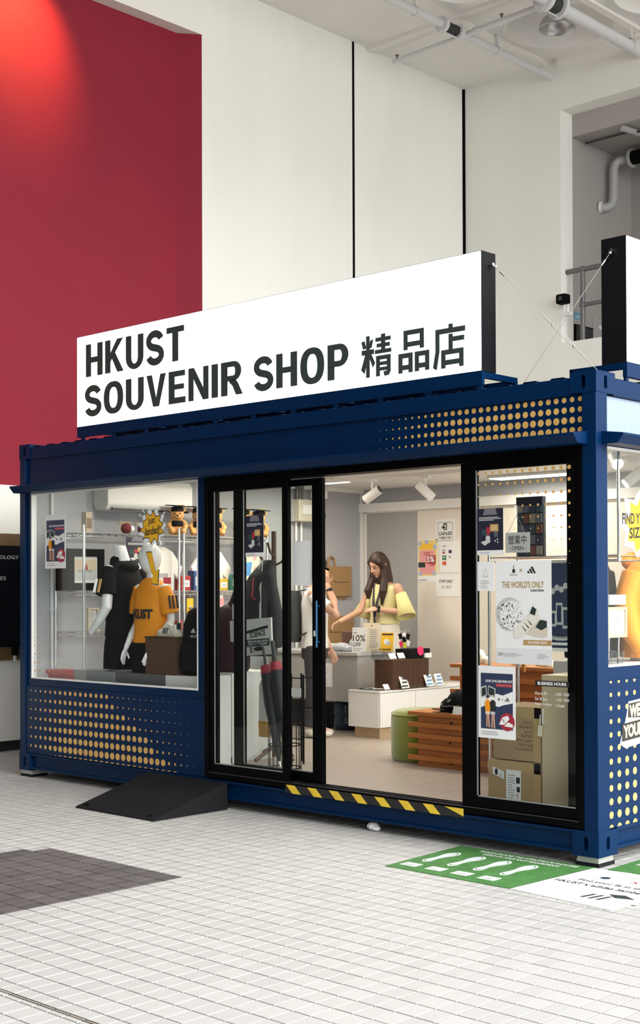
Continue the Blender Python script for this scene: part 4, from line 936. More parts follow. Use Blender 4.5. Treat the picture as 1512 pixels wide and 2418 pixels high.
sh.poly([(.40, .60), (.93, .72), (.93, .80), (.40, .68)], INK, 1); sh.text('SCIENCE', .48, .47, .86, .62, INK, 2, bold=.03, slant=.06); sh.rect(.40, .24, .95, .44, INK, 1); sh.text('TECHNOLOGY', .43, .27, .92, .41, PAPER, 3, bold=.02); sh.disc(.68, .17, .12, INK, 1, ry=.06); sh.build(t)
MB().tube([(-3.83, .66, 1.40), (-3.78, .72, 1.7), (-3.71, .80, 1.93), (-3.66, .72, 1.7), (-3.62, .68, 1.43)], .012, 6, flat=.3).build('handle', M('natural_cotton', (.66, .65, .61), .85), t)
def umbrella(label, a, b2, hook, m, band):
    t = thing('umbrella', label, 'umbrella', (b2[0], b2[1], FZ)); a, b2 = Vector(a), Vector(b2); d = (b2-a).normalized()
    MB().tube([a+d*.15, a+d*.22, a+d*.45, b2-d*.12, b2-d*.04], [.035, .05, .058, .03, .008], 12).build('canopy', m, t, smooth=50)
    MB().tube([a+d*.14, a+d*.21], [.042, .052], 12).build('band', band, t, smooth=50); MB().cyl(b2-d*.05, b2, .006, n=8).build('tip', CHROME, t)
    x = Vector((-.72, -.69, 0))
    if hook: p = [a+d*.16, a]+[a+x*.05*(1-math.cos(k*PI/6))-d*.05*math.sin(k*PI/6) for k in range(1, 7)]+[a+x*.1+d*.03]
    else: p = [a+d*.16, a+d*.03, a-d*.03]
    MB().tube(p, .011 if hook else .018, 10).build('handle', DGREY, t, smooth=60)
UMB = M('black_umbrella_cloth', (.012, .014, .016), .6, var=.2, scale=25)
umbrella('black umbrella with hooked handle and red band', (-3.50, .60, 1.20), (-3.23, .52, .28), True, UMB, CRIM)
umbrella('black umbrella with straight handle and red band', (-3.37, .58, 1.24), (-3.16, .56, .28), False, UMB, CRIM)
t = thing('umbrella_stand', 'round wire umbrella stand behind the glass door', 'stand', (-3.22, .56, FZ))
for z in (.27, .45, .62): MB().tube([(-3.22+.13*math.cos(2*PI*k/20), .56+.13*math.sin(2*PI*k/20), z) for k in range(21)], .005, 6).build('ring', BLKC, t)
for k in range(10): MB().cyl((-3.22+.13*math.cos(2*PI*k/10), .56+.13*math.sin(2*PI*k/10), .255), (-3.22+.13*math.cos(2*PI*k/10), .56+.13*math.sin(2*PI*k/10), .62), .004, n=5).build('upright', BLKC, t)
t = thing('canvas_pouch', 'hanging white pouch with ochre base beside the white plinth', 'bag', (-3.62, .72, .45))
MB().loft([ellipse_ring((-3.62, .73, .47), .06, .03), ellipse_ring((-3.62, .73, .60), .065, .035)]).build('base', M('ochre_canvas', (.50, .27, .05), .8), t); MB().loft([ellipse_ring((-3.62, .73, .60), .062, .033), ellipse_ring((-3.63, .73, .88), .05, .025), ellipse_ring((-3.64, .73, .93), .02, .02)]).build('sleeve', M('natural_cotton', (.66, .65, .61), .85), t)
MB().cyl((-3.64, .73, .93), (-3.68, .86, 1.2), .004).build('cord', CREAM, t)
t = thing('price_rack', 'low black wire rack with a white price card', 'rack', (-3.42, .98, FZ))
for x in (-3.5, -3.36):
    for y in (.92, 1.04): MB().cyl((x, y, FZ), (x, y, .98), .008, n=8).build('leg', BLKC, t)
for z in (.45, .7, .95):
    for y in (.92, 1.04): MB().cyl((-3.5, y, z), (-3.36, y, z), .005, n=6).build('rail', BLKC, t)
MB().box(-3.50, .90, .80, -3.37, .903, .87).build('price_card', PAPER, t)
# ---------------------------------------------------------------- sales counter and what stands on it
t = thing('sales_counter', 'grey sales counter at the back of the shop', 'counter', (-5.2, 3.25, FZ))
CNT = M('counter_grey', (.40, .39, .37), .5)
MB().box(-5.92, 2.98, 1.015, -4.61, 3.52, 1.05).build('worktop', M('counter_top', (.50, .49, .47), .4), t, bevel=.004)
MB().box(-5.92, 3.0, .55, -4.65, 3.02, 1.015).build('front_panel', CNT, t); MB().box(-4.65, 3.0, FZ, -4.63, 3.5, 1.015).build('side_panel', CNT, t); MB().box(-5.92, 3.0, FZ, -5.9, 3.5, 1.015).build('side_panel', CNT, t)
t, sh = board('counter_notice', 'white notice taped to the grey counter front', 'notice', (-5.17, 2.998, .69), (1, 0, 0), (0, 0, 1), .2, .24, PAPER)
sh.disc(.5, .68, .22, LGREY, 1, n=16); sh.disc(.5, .68, .17, PAPER, 2, n=16); sh.text('&', .42, .58, .58, .78, GREYT, 3); sh.lines(.15, .12, .85, .38, 4, GREYT, 1); sh.build(t)
t = thing('water_bottle', 'large dark blue water bottle under the counter', 'bottle', (-4.95, 3.18, FZ)); MB().lathe([(.11, 0), (.13, .02), (.13, .12), (.12, .14), (.13, .16), (.13, .26), (.09, .32), (.03, .35), (.03, .39)], (-4.95, 3.18, FZ), 24).build('bottle', M('blue_tinted_plastic', (.01, .025, .05), .15), t, smooth=50)
MB().lathe([(.033, 0), (.033, .03)], (-4.95, 3.18, FZ+.385), 14).build('cap', BLKC, t)
MB().box(-5.85, 3.1, FZ, -5.15, 3.45, .52).build('crate', M('black_crate', (.01, .01, .012), .5), thing('storage_crate', 'black storage crate under the counter', 'box', (-5.5, 3.27, FZ)))
t, sh = board('discount_sign', 'upright white sign reading 10% OFF on the counter', 'sign', (-4.74, 3.04, 1.052), (.93, .2, 0), (0, .05, 1), .165, .245, PAPER, .003)
sh.text('Extra', .08, .76, .34, .83, INK); sh.text('10%', .06, .44, .92, .70, INK, bold=.005); sh.text('OFF', .06, .22, .62, .39, INK, bold=.005); sh.lines(.08, .14, .9, .18, 1, GREYT); sh.rect(.1, .03, .25, .12, LGREY); sh.rect(.3, .03, .55, .12, LGREY); sh.lines(.06, .90, .4, .94, 1, GREYT); sh.build(t)
MB().box(-4.75, 3.05, 1.05, -4.57, 3.12, 1.056).build('foot', ACR, t)
t, sh = board('leaflet_stand', 'cream printed leaflet in an acrylic stand behind the discount sign', 'stand', (-4.70, 3.16, 1.052), (.93, .2, 0), (0, .05, 1), .19, .29, CREAM, .003)
sh.disc(.5, .9, .04, CRIM, 1, n=10); sh.lines(.4, .15, .92, .82, 9, GREYT); sh.build(t); MB().box(-4.70, 3.18, 1.05, -4.52, 3.26, 1.056).build('foot', ACR, t)
t, sh = board('yellow_card', 'yellow price card on the counter', 'sign', (-4.62, 3.34, 1.052), (.85, .4, 0), (0, .1, 1), .13, .19, YELP, .003)
sh.rect(.06, .86, .94, .94, INK); sh.disc(.45, .5, .22, PAPER, 1, ry=.16); sh.disc(.62, .42, .2, LGREY, 2, ry=.1); sh.lines(.1, .08, .9, .2, 1, INK); sh.build(t)
t = thing('white_card', 'blank white card leaning beside the yellow card', 'card', (-4.5, 3.42, 1.05)); MB().obox((-4.49, 3.42, 1.15), (.004, .09, .2), (0, .15, .6)).build('card', PAPER, t)
t = thing('keyring_stand', 'little stand of black, pink and yellow keyrings on the counter', 'stand', (-4.48, 3.56, 1.0)); MB().cyl((-4.48, 3.56, 1.0), (-4.48, 3.56, 1.26), .006).cyl((-4.48, 3.56, 1.0), (-4.48, 3.56, 1.012), .05).tube([(-4.54, 3.56, 1.25), (-4.42, 3.57, 1.26)], .005).build('stand_frame', CHROME, t)
for k, (dx, z, m) in enumerate(((-.05, 1.20, BLKC), (0, 1.21, PAPER), (.05, 1.20, BLKC), (-.04, 1.12, M('hot_pink', (.8, .03, .15), .4)), (.01, 1.11, M('acid_yellow', (.7, .8, .05), .4)), (.05, 1.13, PAPER), (.0, 1.17, BLKC))):
    MB().obox((-4.48+dx, 3.55, z), (.04, .01, .055), (0, .3*(k % 3-1), 0)).build('keyring', m, t)
t = thing('plastic_parcel', 'crumpled pale plastic parcel on the counter by the staff', 'parcel', (-4.95, 3.12, 1.05)); MB().ball((-4.95, 3.12, 1.09), (.11, .08, .05)).ball((-4.85, 3.1, 1.08), (.07, .06, .04)).ball((-5.05, 3.14, 1.08), (.08, .06, .04)).blob('film', M('pale_plastic', (.42, .45, .48), .25), t, .01, 1)
t = thing('clothes_pile', 'folded dark garments lying on the counter', 'clothes', (-5.2, 3.15, 1.05)); 
for k in range(4): MB().box(-5.42+.01*k, 3.05, 1.051+.017*k, -5.06-.02*k, 3.32, 1.067+.017*k, .006).build('garment', (BLKC, GREYT, BLKC, LGREY)[k], t)
t = thing('paper_bag', 'tan paper gift bag lying open on the counter in front of the staff', 'bag', (-5.0, 3.35, 1.05)); MB().box(-5.12, 3.30, 1.051, -4.88, 3.40, 1.25, .01).build('body', M('brown_pouch', (.10, .05, .03), .7), t); MB().ball((-4.93, 3.33, 1.12), (.1, .06, .07)).build('contents', M('pale_plastic', (.42, .45, .48), .25), t, smooth=True)

# low drawer cabinet
t = thing('drawer_cabinet', 'low white two-drawer cabinet on a pale wood base', 'cabinet', (-4.28, 3.45, FZ))
MB().box(-4.45, 2.76, FZ, -4.13, 4.2, .36).build('base', M('pale_wood', (.48, .34, .20), .5, var=.1, scale=8), t)
MB().box(-4.49, 2.71, .352, -4.10, 4.26, .70).build('carcass', WHP, t, bevel=.003)
for (a, b2) in ((2.715, 3.243), (3.249, 4.255)):
    MB().box(-4.10, a, .357, -4.082, b2, .682).build('drawer', WHP, t, bevel=.002)
MB().box(-4.49, 2.705, .69, -4.08, 4.26, .705).build('top', WHP, t)
t = thing('wicker_box', 'dark brown ribbed storage box on the low cabinet', 'box', (-4.22, 3.2, .705)); MB().box(-4.34, 2.93, .706, -4.105, 3.48, .995).build('carton', WICK, t)
for k in range(22): MB().box(-4.105, 2.94+k*.0247, .71, -4.1, 2.952+k*.0247, .99).build('rib', WICK, t)
for k in range(9): MB().box(-4.33+k*.0255, 2.925, .71, -4.318+k*.0255, 2.93, .99).build('rib', WICK, t)
t = thing('card_tray', 'clear acrylic tray of cards on the ribbed box', 'tray', (-4.3, 3.0, .995)); MB().box(-4.36, 2.90, .996, -4.2, 3.2, 1.0).box(-4.36, 2.90, 1.0, -4.355, 3.2, 1.09).box(-4.36, 2.90, 1.0, -4.2, 2.905, 1.09).box(-4.205, 2.90, 1.0, -4.2, 3.2, 1.06).build('acrylic', ACR, t)
for k in range(3): MB().obox((-4.17, 3.0+.13*k, 1.03), (.004, .1, .06), (0, -.5, 0)).build('price_card', PAPER, t)
t = thing('badge_tray', 'black tray with a round pink badge on the ribbed box', 'tray', (-4.2, 3.36, .995)); MB().box(-4.3, 3.2, .996, -4.12, 3.52, 1.09).build('tray', BLKC, t); MB().cyl((-4.118, 3.36, 1.07), (-4.108, 3.36, 1.07), .045, n=22).build('badge', M('hot_pink', (.8, .03, .15), .4), t); MB().box(-4.25, 3.42, 1.0, -4.10, 3.52, 1.045).build('card_stack', PAPER, t)
t = thing('sticker_sheets', 'flat acrylic tray of dark sticker sheets on the low cabinet', 'tray', (-4.3, 2.82, .705)); MB().box(-4.46, 2.73, .706, -4.12, 2.9, .712).build('acrylic', ACR, t)
for k in range(4): MB().obox((-4.36+.06*k, 2.80, .716+.002*k), (.1, .08, .003), (0, 0, .2*k)).build('sheet', (BLKC, GREYT, INK, LGREY)[k], t)
MB().obox((-4.13, 2.86, .74), (.006, .1, .055), (0, -.5, .2)).build('price_card', PAPER, t)
t = thing('postcard_holder', 'clear holder with black and white postcards on the low cabinet', 'stand', (-4.13, 3.35, .705)); MB().box(-4.10, 2.98, .706, -4.085, 3.75, .74).build('acrylic', ACR, t)
for k, y in enumerate((3.08, 3.46, 3.62)):
    q = MB().obox((-4.09, y, .775), (.004, .14, .12), (0, -.35, .15)).build('postcard', PAPER, t)
    mb = MB()
    for j in range(3): mb.obox((-4.082+.012*(j-1)*-1, y-.01+.01*j, .775+.035*(j-1)), (.003, .11-.02*j, .014), (0, -.35, .15))
    mb.build('printed_waves', INK if k == 0 else M('sky_print', (.1, .3, .6), .5), q)
# pouffe
t = thing('pouffe', 'green velvet round pouffe behind the slatted crate', 'stool', (-2.82, 1.80, FZ))
VEL = M('green_velvet', (.20, .24, .025), .85, var=.25, scale=5, sheen=.6)
MB().lathe([(.245, 0), (.262, .02), (.268, .2), (.265, .36), (.25, .405), (.20, .425), (.02, .432)], (-2.82, 1.80, FZ), 40).build('cushion', VEL, t, smooth=60)
MB().tube([(-2.82+.262*math.cos(2*PI*k/40), 1.80+.262*math.sin(2*PI*k/40), FZ+.385) for k in range(41)], .006, 6).build('piping', VEL, t)
# slatted pine furniture
def slat_stand(name, label, x0, x1, y0, y1, z1, slats, ov=.085):
    t = thing(name, label, 'display stand', ((x0+x1)/2, (y0+y1)/2, FZ))
    MB().box(x0, y0, FZ, x1, y1, z1-.03).build('carcass', PINE, t)
    for i, z in enumerate(slats):
        MB().box(x0-ov, y0-.03, z-.019, x1+ov, y0, z+.019).build('slat', PINE, t, bevel=.003); MB().box(x1, y0, z-.019, x1+.03, y1+.03, z+.019).build('slat', PINE, t, bevel=.003); MB().box(x0-.03, y0, z-.019, x0, y1+.03, z+.019).build('slat', PINE, t, bevel=.003)
    MB().box(x0-ov, y0-.03, z1-.03, x1+ov, y1+.03, z1).build('top', PINE, t, bevel=.003); return t
t = slat_stand('slatted_crate', 'orange pine slatted crate with caps on top near the door', -2.60, -1.80, 1.47, 1.9, .69, (.585, .495, .41, .318))
for (x, z, r) in ((-2.255, .615, .014), (-2.27, .455, .01), (-2.26, .29, .008)): MB().cyl((x, 1.469, z), (x, 1.466, z), r, n=12).build('knot', M('wood_knot', (.05, .015, .005), .6), t)
slat_stand('display_bench', 'long slatted pine bench carrying the white sneakers', -2.60, -.55, 2.03, 2.45, 1.05, (.93, .82, .71, .60, .49, .38))
t = thing('baseball_cap', 'black cap with white logo on top of the crate pile', 'cap', (-2.2, 1.66, .69))
def capobj(t, c, rz, tilt=0.0):
    x, y, z = c; T = Matrix.Translation(c) @ Matrix.Rotation(rz, 4, 'Z') @ Matrix.Rotation(tilt, 4, 'X'); o0 = origin(t)
    mb = MB(); mb.T = T; mb.lathe([(.092, 0), (.096, .03), (.085, .075), (.055, .105), (.01, .115)], (0, 0, 0), 22, 1.0, 1.1); mb.build('crown', BLKC, t, smooth=60)
    mb = MB(); mb.T = T; mb.sheet([[(-.085, -.05), (-.075, -.115), (-.04, -.165), (0, -.178), (.04, -.165), (.075, -.115), (.085, -.05)]], (0, 0, .002), (1, 0, 0), (0, 1, -.12), (0, 0, .006)); mb.build('visor', BLKC, t)
    mb = MB(); mb.T = T; mb.tube([(-.08, -.048, .012), (-.06, -.09, .016), (0, -.108, .02), (.06, -.09, .016), (.08, -.048, .012)], .004, 6); mb.build('trim_stripe', TAN, t)
    mb = MB(); mb.T = T
    for k in range(3): mb.add([(-.02+.016*k, -.103+.004*k, .045), (-.008+.016*k, -.103+.004*k, .045), (-.014+.016*k, -.097, .058+.008*k), (-.026+.016*k, -.097, .058+.008*k)], [(0, 1, 2, 3)])
    mb.build('logo', PAPER, t); mb = MB(); mb.T = T; mb.ball((0, 0, .116), .008, 8, 6); mb.build('button', BLKC, t)
capobj(t, (-2.28, 1.62, .755), -.3, .25)
t = thing('baseball_cap', 'black cap with beige trim lying at the front of the crate', 'cap', (-2.3, 1.55, .69)); capobj(t, (-2.36, 1.62, .692), -.5)
t = thing('baseball_cap', 'black cap lying at the right of the crate', 'cap', (-2.1, 1.55, .69)); capobj(t, (-2.13, 1.64, .692), .2)
t = thing('baseball_cap', 'black cap half hidden behind the door frame on the crate', 'cap', (-2.1, 1.75, .69)); capobj(t, (-2.10, 1.68, .775), .1, .2)
t = thing('cap_price_card', 'white price card standing at the crate edge', 'card', (-2.15, 1.47, .69)); MB().obox((-2.17, 1.465, .72), (.13, .004, .065), (-.3, 0, 0)).build('card', PAPER, t)
for k, (x, m, l) in enumerate(((-2.5, YELP, 'small yellow sticker on the crate top'), (-2.36, PINKP, 'small pink and yellow tag on the crate top'))): MB().obox((x, 1.5, .692), (.08, .03, .003), (0, 0, .1)).build('sticker', m, thing('crate_sticker', l, 'sticker', (x, 1.5, .69)))
G = 'sneakers along the pine bench'
sneaker(-2.50, 2.2, 1.052, -.5, 'white sneaker at the left end of the pine bench', G); sneaker(-2.10, 2.18, 1.052, -.7, 'white sneaker left behind the right pane on the bench', G); sneaker(-1.86, 2.2, 1.052, -.6, 'white sneaker second behind the right pane on the bench', G)

# ---------------------------------------------------------------- back wall papers, bags, electrics
yb = 4.584
t, sh = board('cashless_sign', 'white sign reading CASHLESS PAYMENT ONLY on the cream wall', 'sign', (-4.90, 4.598, 2.18), (1, 0, 0), (0, 0, 1), .27, .265, PAPER)
for (a0, b0, a1, b1) in ((.12, .1, .88, .115), (.12, .85, .88, .865), (.12, .1, .135, .865), (.865, .1, .88, .865)): sh.rect(a0, b0, a1, b1, INK)
sh.rect(.40, .55, .58, .82, INK); sh.rect(.44, .59, .54, .76, PAPER, 2); sh.rect(.33, .62, .50, .70, INK, 3); sh.text('CASHLESS', .17, .33, .83, .48, INK, bold=.02); sh.text('PAYMENT ONLY', .19, .17, .81, .28, INK, bold=.01); sh.build(t)
t, sh = board('discount_poster', 'pink and yellow 5% OFF poster on the cream wall', 'poster', (-5.15, 4.598, 1.76), (1, 0, 0), (0, 0, 1), .27, .47, PAPER)
sh.rect(.02, .14, .98, .98, M('pale_yellow', (.75, .58, .25), .6)); sh.rect(.1, .18, .88, .74, PINKP, 2); sh.rect(.12, .76, .78, .9, YELP, 2); sh.text('5%', .46, .46, .86, .60, PAPER, 4, bold=.03); sh.rect(.44, .43, .92, .62, CRIM, 3); sh.text('OFF', .60, .37, .90, .43, CRIM, 4, bold=.03); sh.rect(.02, .34, .38, .46, DKG, 3)
for a, b2 in ((.45, .94), (.1, .9), (.88, .82), (.85, .2), (.12, .2)): sh.disc(a, b2, .09, M('pale_blue', (.35, .45, .65), .6), 3, n=12)
sh.lines(.3, .64, .8, .72, 2, CRIM, 3); sh.lines(.05, .03, .6, .1, 1, GREYT); sh.build(t)
t, sh = board('payment_notice', 'white sheet of payment icons on the cream wall', 'notice', (-4.84, 4.5975, 1.86), (1, 0, 0), (0, 0, 1), .27, .34, PAPER)
sh.lines(.12, .84, .4, .89, 1, INK); sh.rect(.12, .68, .26, .74, GREYT); sh.rect(.12, .61, .26, .66, CRIM); sh.rect(.44, .62, .60, .72, NAVY); sh.rect(.12, .40, .32, .55, M('dark_green_print', (.02, .16, .08), .5)); sh.disc(.22, .49, .04, PAPER, 2, n=10); sh.rect(.12, .24, .32, .36, M('orange_print', (.65, .10, .04), .5)); sh.disc(.5, .5, .06, GREYT, 1, n=6); sh.build(t)
t, sh = board('staff_notice', 'white STAFF ONLY notice on the cream wall', 'notice', (-4.90, 4.5965, 1.60), (1, 0, 0), (0, 0, 1), .33, .24, PAPER)
sh.text('STAFF ONLY', .14, .62, .72, .76, INK, bold=.015); sh.text('員工專用', .24, .34, .64, .50, GREYT); sh.build(t)
def kraft_bag(label, y0, y1, z0, z1, dx=0):
    t = thing('kraft_bag', label, 'bag', (-5.96, (y0+y1)/2, z0), 'kraft bags on the interior wall'); w = y1-y0
    MB().box(-5.975+dx, y0, z0, -5.945+dx, y1, z1, .006).build('body', KRAFT, t); MB().box(-5.978+dx, y0+.02, z0-.03, -5.968+dx, y1-.06, z0+.02).build('folded_base', KRAFT, t)
    for d in (0,): MB().tube([(-5.96+dx, y0+w*.02+.02, z1-.02), (-5.96+dx, y0+.03, z1+.08), (-5.96+dx, y0+.075, z1+.115), (-5.96+dx, y0+.12, z1+.08), (-5.96+dx, y0+.14, z1-.02)], .012, 8).build('handle', KRAFT, t)
    sh = Sheet((-5.944+dx, y0, z0), (0, 1, 0), (0, 0, 1), w, z1-z0); sh.lines(.3, .47, .9, .52, 1, M('dark_kraft', (.14, .07, .03), .7)); sh.disc(.28, .5, .025, M('dark_kraft', (.14, .07, .03), .7), 1, n=8); sh.build(t)
kraft_bag('brown paper carrier bag hanging high on the grey wall', 3.98, 4.38, 1.60, 1.94); kraft_bag('brown paper carrier bag hanging low on the grey wall', 3.86, 4.42, 1.03, 1.385)
t = thing('distribution_box', 'beige electrical box with conduits high on the wall', 'electrical box', (-5.9, 3.55, 2.42)); BEI = M('beige_enamel', (.55, .52, .42), .45)
MB().box(-5.98, 3.42, 2.42, -5.84, 3.66, 2.66, .008).build('enclosure', BEI, t); MB().box(-5.84, 3.47, 2.5, -5.83, 3.62, 2.6).build('breaker_cover', WHP, t); MB().box(-5.98, 3.36, 2.42, -5.92, 3.43, 2.66).build('side_box', GREYT, t)
for y in (3.47, 3.51, 3.55): MB().cyl((-5.92, y, 2.66), (-5.92, y, 2.82), .017, n=10).build('conduit', GALV, t, smooth=50)
for y in (3.48, 3.56): MB().cyl((-5.95, y, FZ), (-5.95, y, 2.42), .014, n=8).build('conduit', WHITE, t, smooth=50)
t = thing('blue_cable', 'blue cable drooping from the ceiling by the door edge', 'cable', (-5.8, 3.8, 2.3)); MB().tube([(-5.85, 3.72, 2.72), (-5.83, 3.78, 2.60), (-5.83, 3.80, 2.48), (-5.84, 3.76, 2.38), (-5.88, 3.70, 2.33)], .02, 8).build('cable', M('blue_sheath', (.01, .06, .18), .5), t, smooth=60)
MB().box(-5.9, 3.66, 2.68, -5.78, 3.8, 2.76).build('junction_box', WHITE, t)

# ---------------------------------------------------------------- behind the right pane
def carton(label, x0, x1, y0, y1, z0, z1):
    t = thing('cardboard_box', label, 'box', ((x0+x1)/2, (y0+y1)/2, z0)); MB().box(x0, y0, z0, x1, y1, z1).build('carton', CARD, t, bevel=.006)
    MB().box(x0-.001, y0-.0015, z1-.07, x1+.001, y0, z1+.001).build('tape', TAPE, t); MB().box(x1-.05, y0-.0015, z0, x1+.001, y0, z1).build('tape', TAPE, t); return t
t = carton('upper brown cardboard box with upside-down print behind the right pane', -1.04, -.655, .36, .72, .542, .90)
sh = Sheet((-1.04, .3575, .542), (1, 0, 0), (0, 0, 1), .385, .358)
for k, s in enumerate(('CARTON', 'PO NO', 'ART NO', 'SIZE', 'QTY', 'MADE IN', 'CTN')): sh.text(s, .84-.055*len(s)*1.1, .20+.082*k, .84, .25+.082*k, M('brown_ink', (.10, .06, .03), .7), 2, rot=True)
sh.build(t)
t = carton('lower brown cardboard box with shipping label behind the right pane', -1.075, -.652, .35, .75, FZ, .537)
sh = Sheet((-1.075, .3475, FZ), (1, 0, 0), (0, 0, 1), .423, .287)
sh.rect(.36, .10, .64, .80, PAPER, 1, 'shipping_label'); sh.lines(.39, .15, .53, .72, 10, GREYT, 2); sh.rect(.55, .5, .62, .64, INK, 2); sh.rect(.56, .3, .62, .42, INK, 2); sh.poly([(.56, .25), (.6, .28), (.58, .14), (.56, .16)], PINKP, 2); sh.poly([(.10, .66), (.32, .56), (.32, .74), (.10, .84)], PAPER, 1, 'shipping_label'); sh.disc(.17, .72, .03, INK, 2, ry=.08); sh.lines(.22, .6, .31, .7, 3, GREYT, 2); sh.build(t)
t = thing('beige_locker', 'tall beige steel locker behind the right pane', 'locker', (-.5, .5, FZ)); LK = M('beige_steel', (.52, .43, .28), .45)
MB().box(-.642, .35, FZ, -.10, .78, 1.12).build('carcass', LK, t, bevel=.004); MB().box(-.632, .342, FZ+.02, -.11, .35, 1.10).build('door', LK, t, bevel=.003); MB().box(-.628, .335, .80, -.618, .343, .90).build('handle', M('white_plastic', (.7, .68, .62), .4), t)
t = thing('padlock_tag', 'yellow tag hanging on the beige locker handle', 'tag', (-.645, .335, .72)); MB().obox((-.64, .332, .755), (.035, .004, .07), (0, .1, 0)).build('tag', CREAM, t); MB().cyl((-.64, .332, .79), (-.64, .332, .86), .003).build('string', PAPER, t)
t, sh = board('navy_poster', 'navy campus poster standing behind the white shoe poster', 'poster', (-.90, .46, 1.27), (1, 0, 0), (0, 0, 1), .42, .58, NAVY, .01)
sh.rect(.62, .0, 1, .10, PAPER, 1); sh.rect(.55, .04, 1, .07, NAVY, 2); sh.disc(.8, .22, .3, LGREY, 1, ry=.10); sh.disc(.8, .235, .26, NAVY, 2, ry=.07); sh.text('TY OF SCIENCE', .55, .15, 1.0, .19, INK, 3)
for (a, b2, c, d) in ((.58, .28, .72, .46), (.72, .3, .84, .55), (.84, .26, 1, .5)): sh.rect(a, b2, c, d, LGREY, 3); sh.rect(a+.02, b2+.03, c-.02, d-.03, NAVY, 4)
for a, b2 in ((.66, .68), (.74, .72), (.82, .70), (.9, .74)): sh.disc(a, b2, .05, LGREY, 2, n=9)
sh.build(t); MB().box(-.88, .471, 1.124, -.86, .49, 1.3).box(-.5, .471, 1.124, -.48, .49, 1.3).build('easel_leg', PINE, t)
t = thing('wall_wire_shelf', 'chrome wire shelf edge behind the right pane', 'shelf', (-.9, .8, 1.9)); mb = MB()
for y in (.75, 1.1):
    for z in (1.90, 1.87): mb.cyl((-1.35, y, z), (-.30, y, z), .006, n=6)
for k in range(20): mb.cyl((-1.33+k*.054, .75, 1.90), (-1.33+k*.054, 1.1, 1.90), .003, n=4)
mb.build('wire_shelf', CHROME, t)
for (x, y, za, zb) in ((-1.35, .75, FZ, 2.0), (-1.35, 1.1, FZ, 2.0), (-.3, .75, 1.86, 2.82), (-.3, 1.1, 1.86, 2.82)): MB().cyl((x, y, za), (x, y, zb), .011, n=10).build('post', CHROME, t, smooth=50)
t = thing('postcard_rack', 'rack of dark photo postcards on the wire shelf behind the right pane', 'rack', (-1.1, .92, 1.906)); MB().box(-1.21, .9, 1.906, -.99, .93, 2.33).build('backboard', DGREY, t)
random.seed(5)
for i in range(4):
    for j in range(5): MB().box(-1.205+.053*i, .89, 1.92+.075*j, -1.158+.053*i, .9, 1.985+.075*j).build('postcard', M('photo_%d' % ((i*3+j) % 5), [(.05, .05, .09), (.18, .07, .05), (.14, .15, .18), (.05, .08, .10), (.3, .25, .2)][(i*3+j) % 5], .5), t)
MB().box(-1.21, .885, 2.27, -.99, .9, 2.33).build('header', NAVYD, t)
# ---------------------------------------------------------------- papers and stickers on the glass
gy = .0155
def on_glass(name, label, cat, x0, x1, z0, z1, y=None, m=PAPER, tilt=0.0):
    return board(name, label, cat, (x0, (y if y is not None else .032), z0), (1, 0, tilt), (-tilt, 0, 1), x1-x0, z1-z0, m, .0012)
def campaign(sh):
    sh.rect(.07, .13, .93, .90, NAVY, 1); sh.poly([(.07, .60), (.3, .57), (.5, .62), (.66, .60), (.93, .66), (.93, .50), (.7, .47), (.55, .44), (.3, .47), (.07, .42)], PAPER, 2)
    sh.text('LOOK UP IN AND FIND OUT', .2, .775, .92, .81, PAPER, 2, bold=.03); sh.rect(.48, .715, .92, .76, CRIM, 2); sh.text('BY YOUR FEET IN STORE', .5, .725, .9, .75, PINKP, 3)
    sh.poly([(.08, .55), (.24, .58), (.22, .73), (.08, .70)], LGREY, 3); sh.poly([(.1, .57), (.22, .6), (.2, .71), (.1, .68)], INK, 4); sh.poly([(.26, .60), (.46, .56), (.47, .69), (.28, .73)], LGREY, 3); sh.poly([(.28, .61), (.44, .58), (.45, .68), (.29, .71)], DKG, 4)
    for (x, top, leg, c1, c2) in ((.26, .56, .15, ORANGE, CREAM), (.40, .60, .14, INK, LGREY)):
        sh.poly([(x-.03, .36), (x-.045, leg+.02), (x-.01, leg), (x, .34), (x+.02, leg), (x+.06, leg), (x+.04, .36)], SKIN, 4, 'figure_print'); sh.rect(x-.06, .33, x+.06, .40, c2, 5, 'figure_print'); sh.poly([(x-.06, .37), (x+.07, .37), (x+.08, .50), (x+.03, .53), (x-.03, .53), (x-.08, .49)], c1, 6, 'figure_print'); sh.disc(x, top, .03, SKIN, 6, 'figure_print', 10); sh.poly([(x-.04, top), (x-.03, top+.03), (x+.03, top+.03), (x+.04, top)], INK, 7, 'figure_print')
    sh.disc(.56, .545, .025, INK, 3, n=8); sh.text('x', .63, .535, .68, .55, INK, 3); sh.stripes3(.70, .52, .14, INK, 3)
    sh.disc(.78, .24, .20, CRIM, 2); sh.poly([(.56, .20), (.66, .30), (.8, .33), (.84, .28), (.7, .2)], PAPER, 3, 'shoe_print'); sh.poly([(.7, .18), (.8, .24), (.93, .21), (.93, .17)], PAPER, 3, 'shoe_print'); sh.poly([(.66, .27), (.7, .23), (.71, .24), (.67, .28)], INK, 4, 'shoe_print')
    sh.lines(.08, .05, .55, .11, 2, GREYT, 1)
t, sh = on_glass('glass_poster', 'campaign poster taped inside the left display window', 'poster', -5.71, -5.40, 1.875, 2.35, .031); campaign(sh); sh.build(t)
t, sh = on_glass('glass_poster', 'curled campaign poster low on the right pane', 'poster', -.912, -.62, .72, 1.185, .030); campaign(sh); sh.build(t)
t, sh = on_glass('gift_poster', 'dark gift poster on the left glass pane', 'poster', -3.09, -2.895, 1.93, 2.24, .018); gift_poster(sh); sh.build(t)
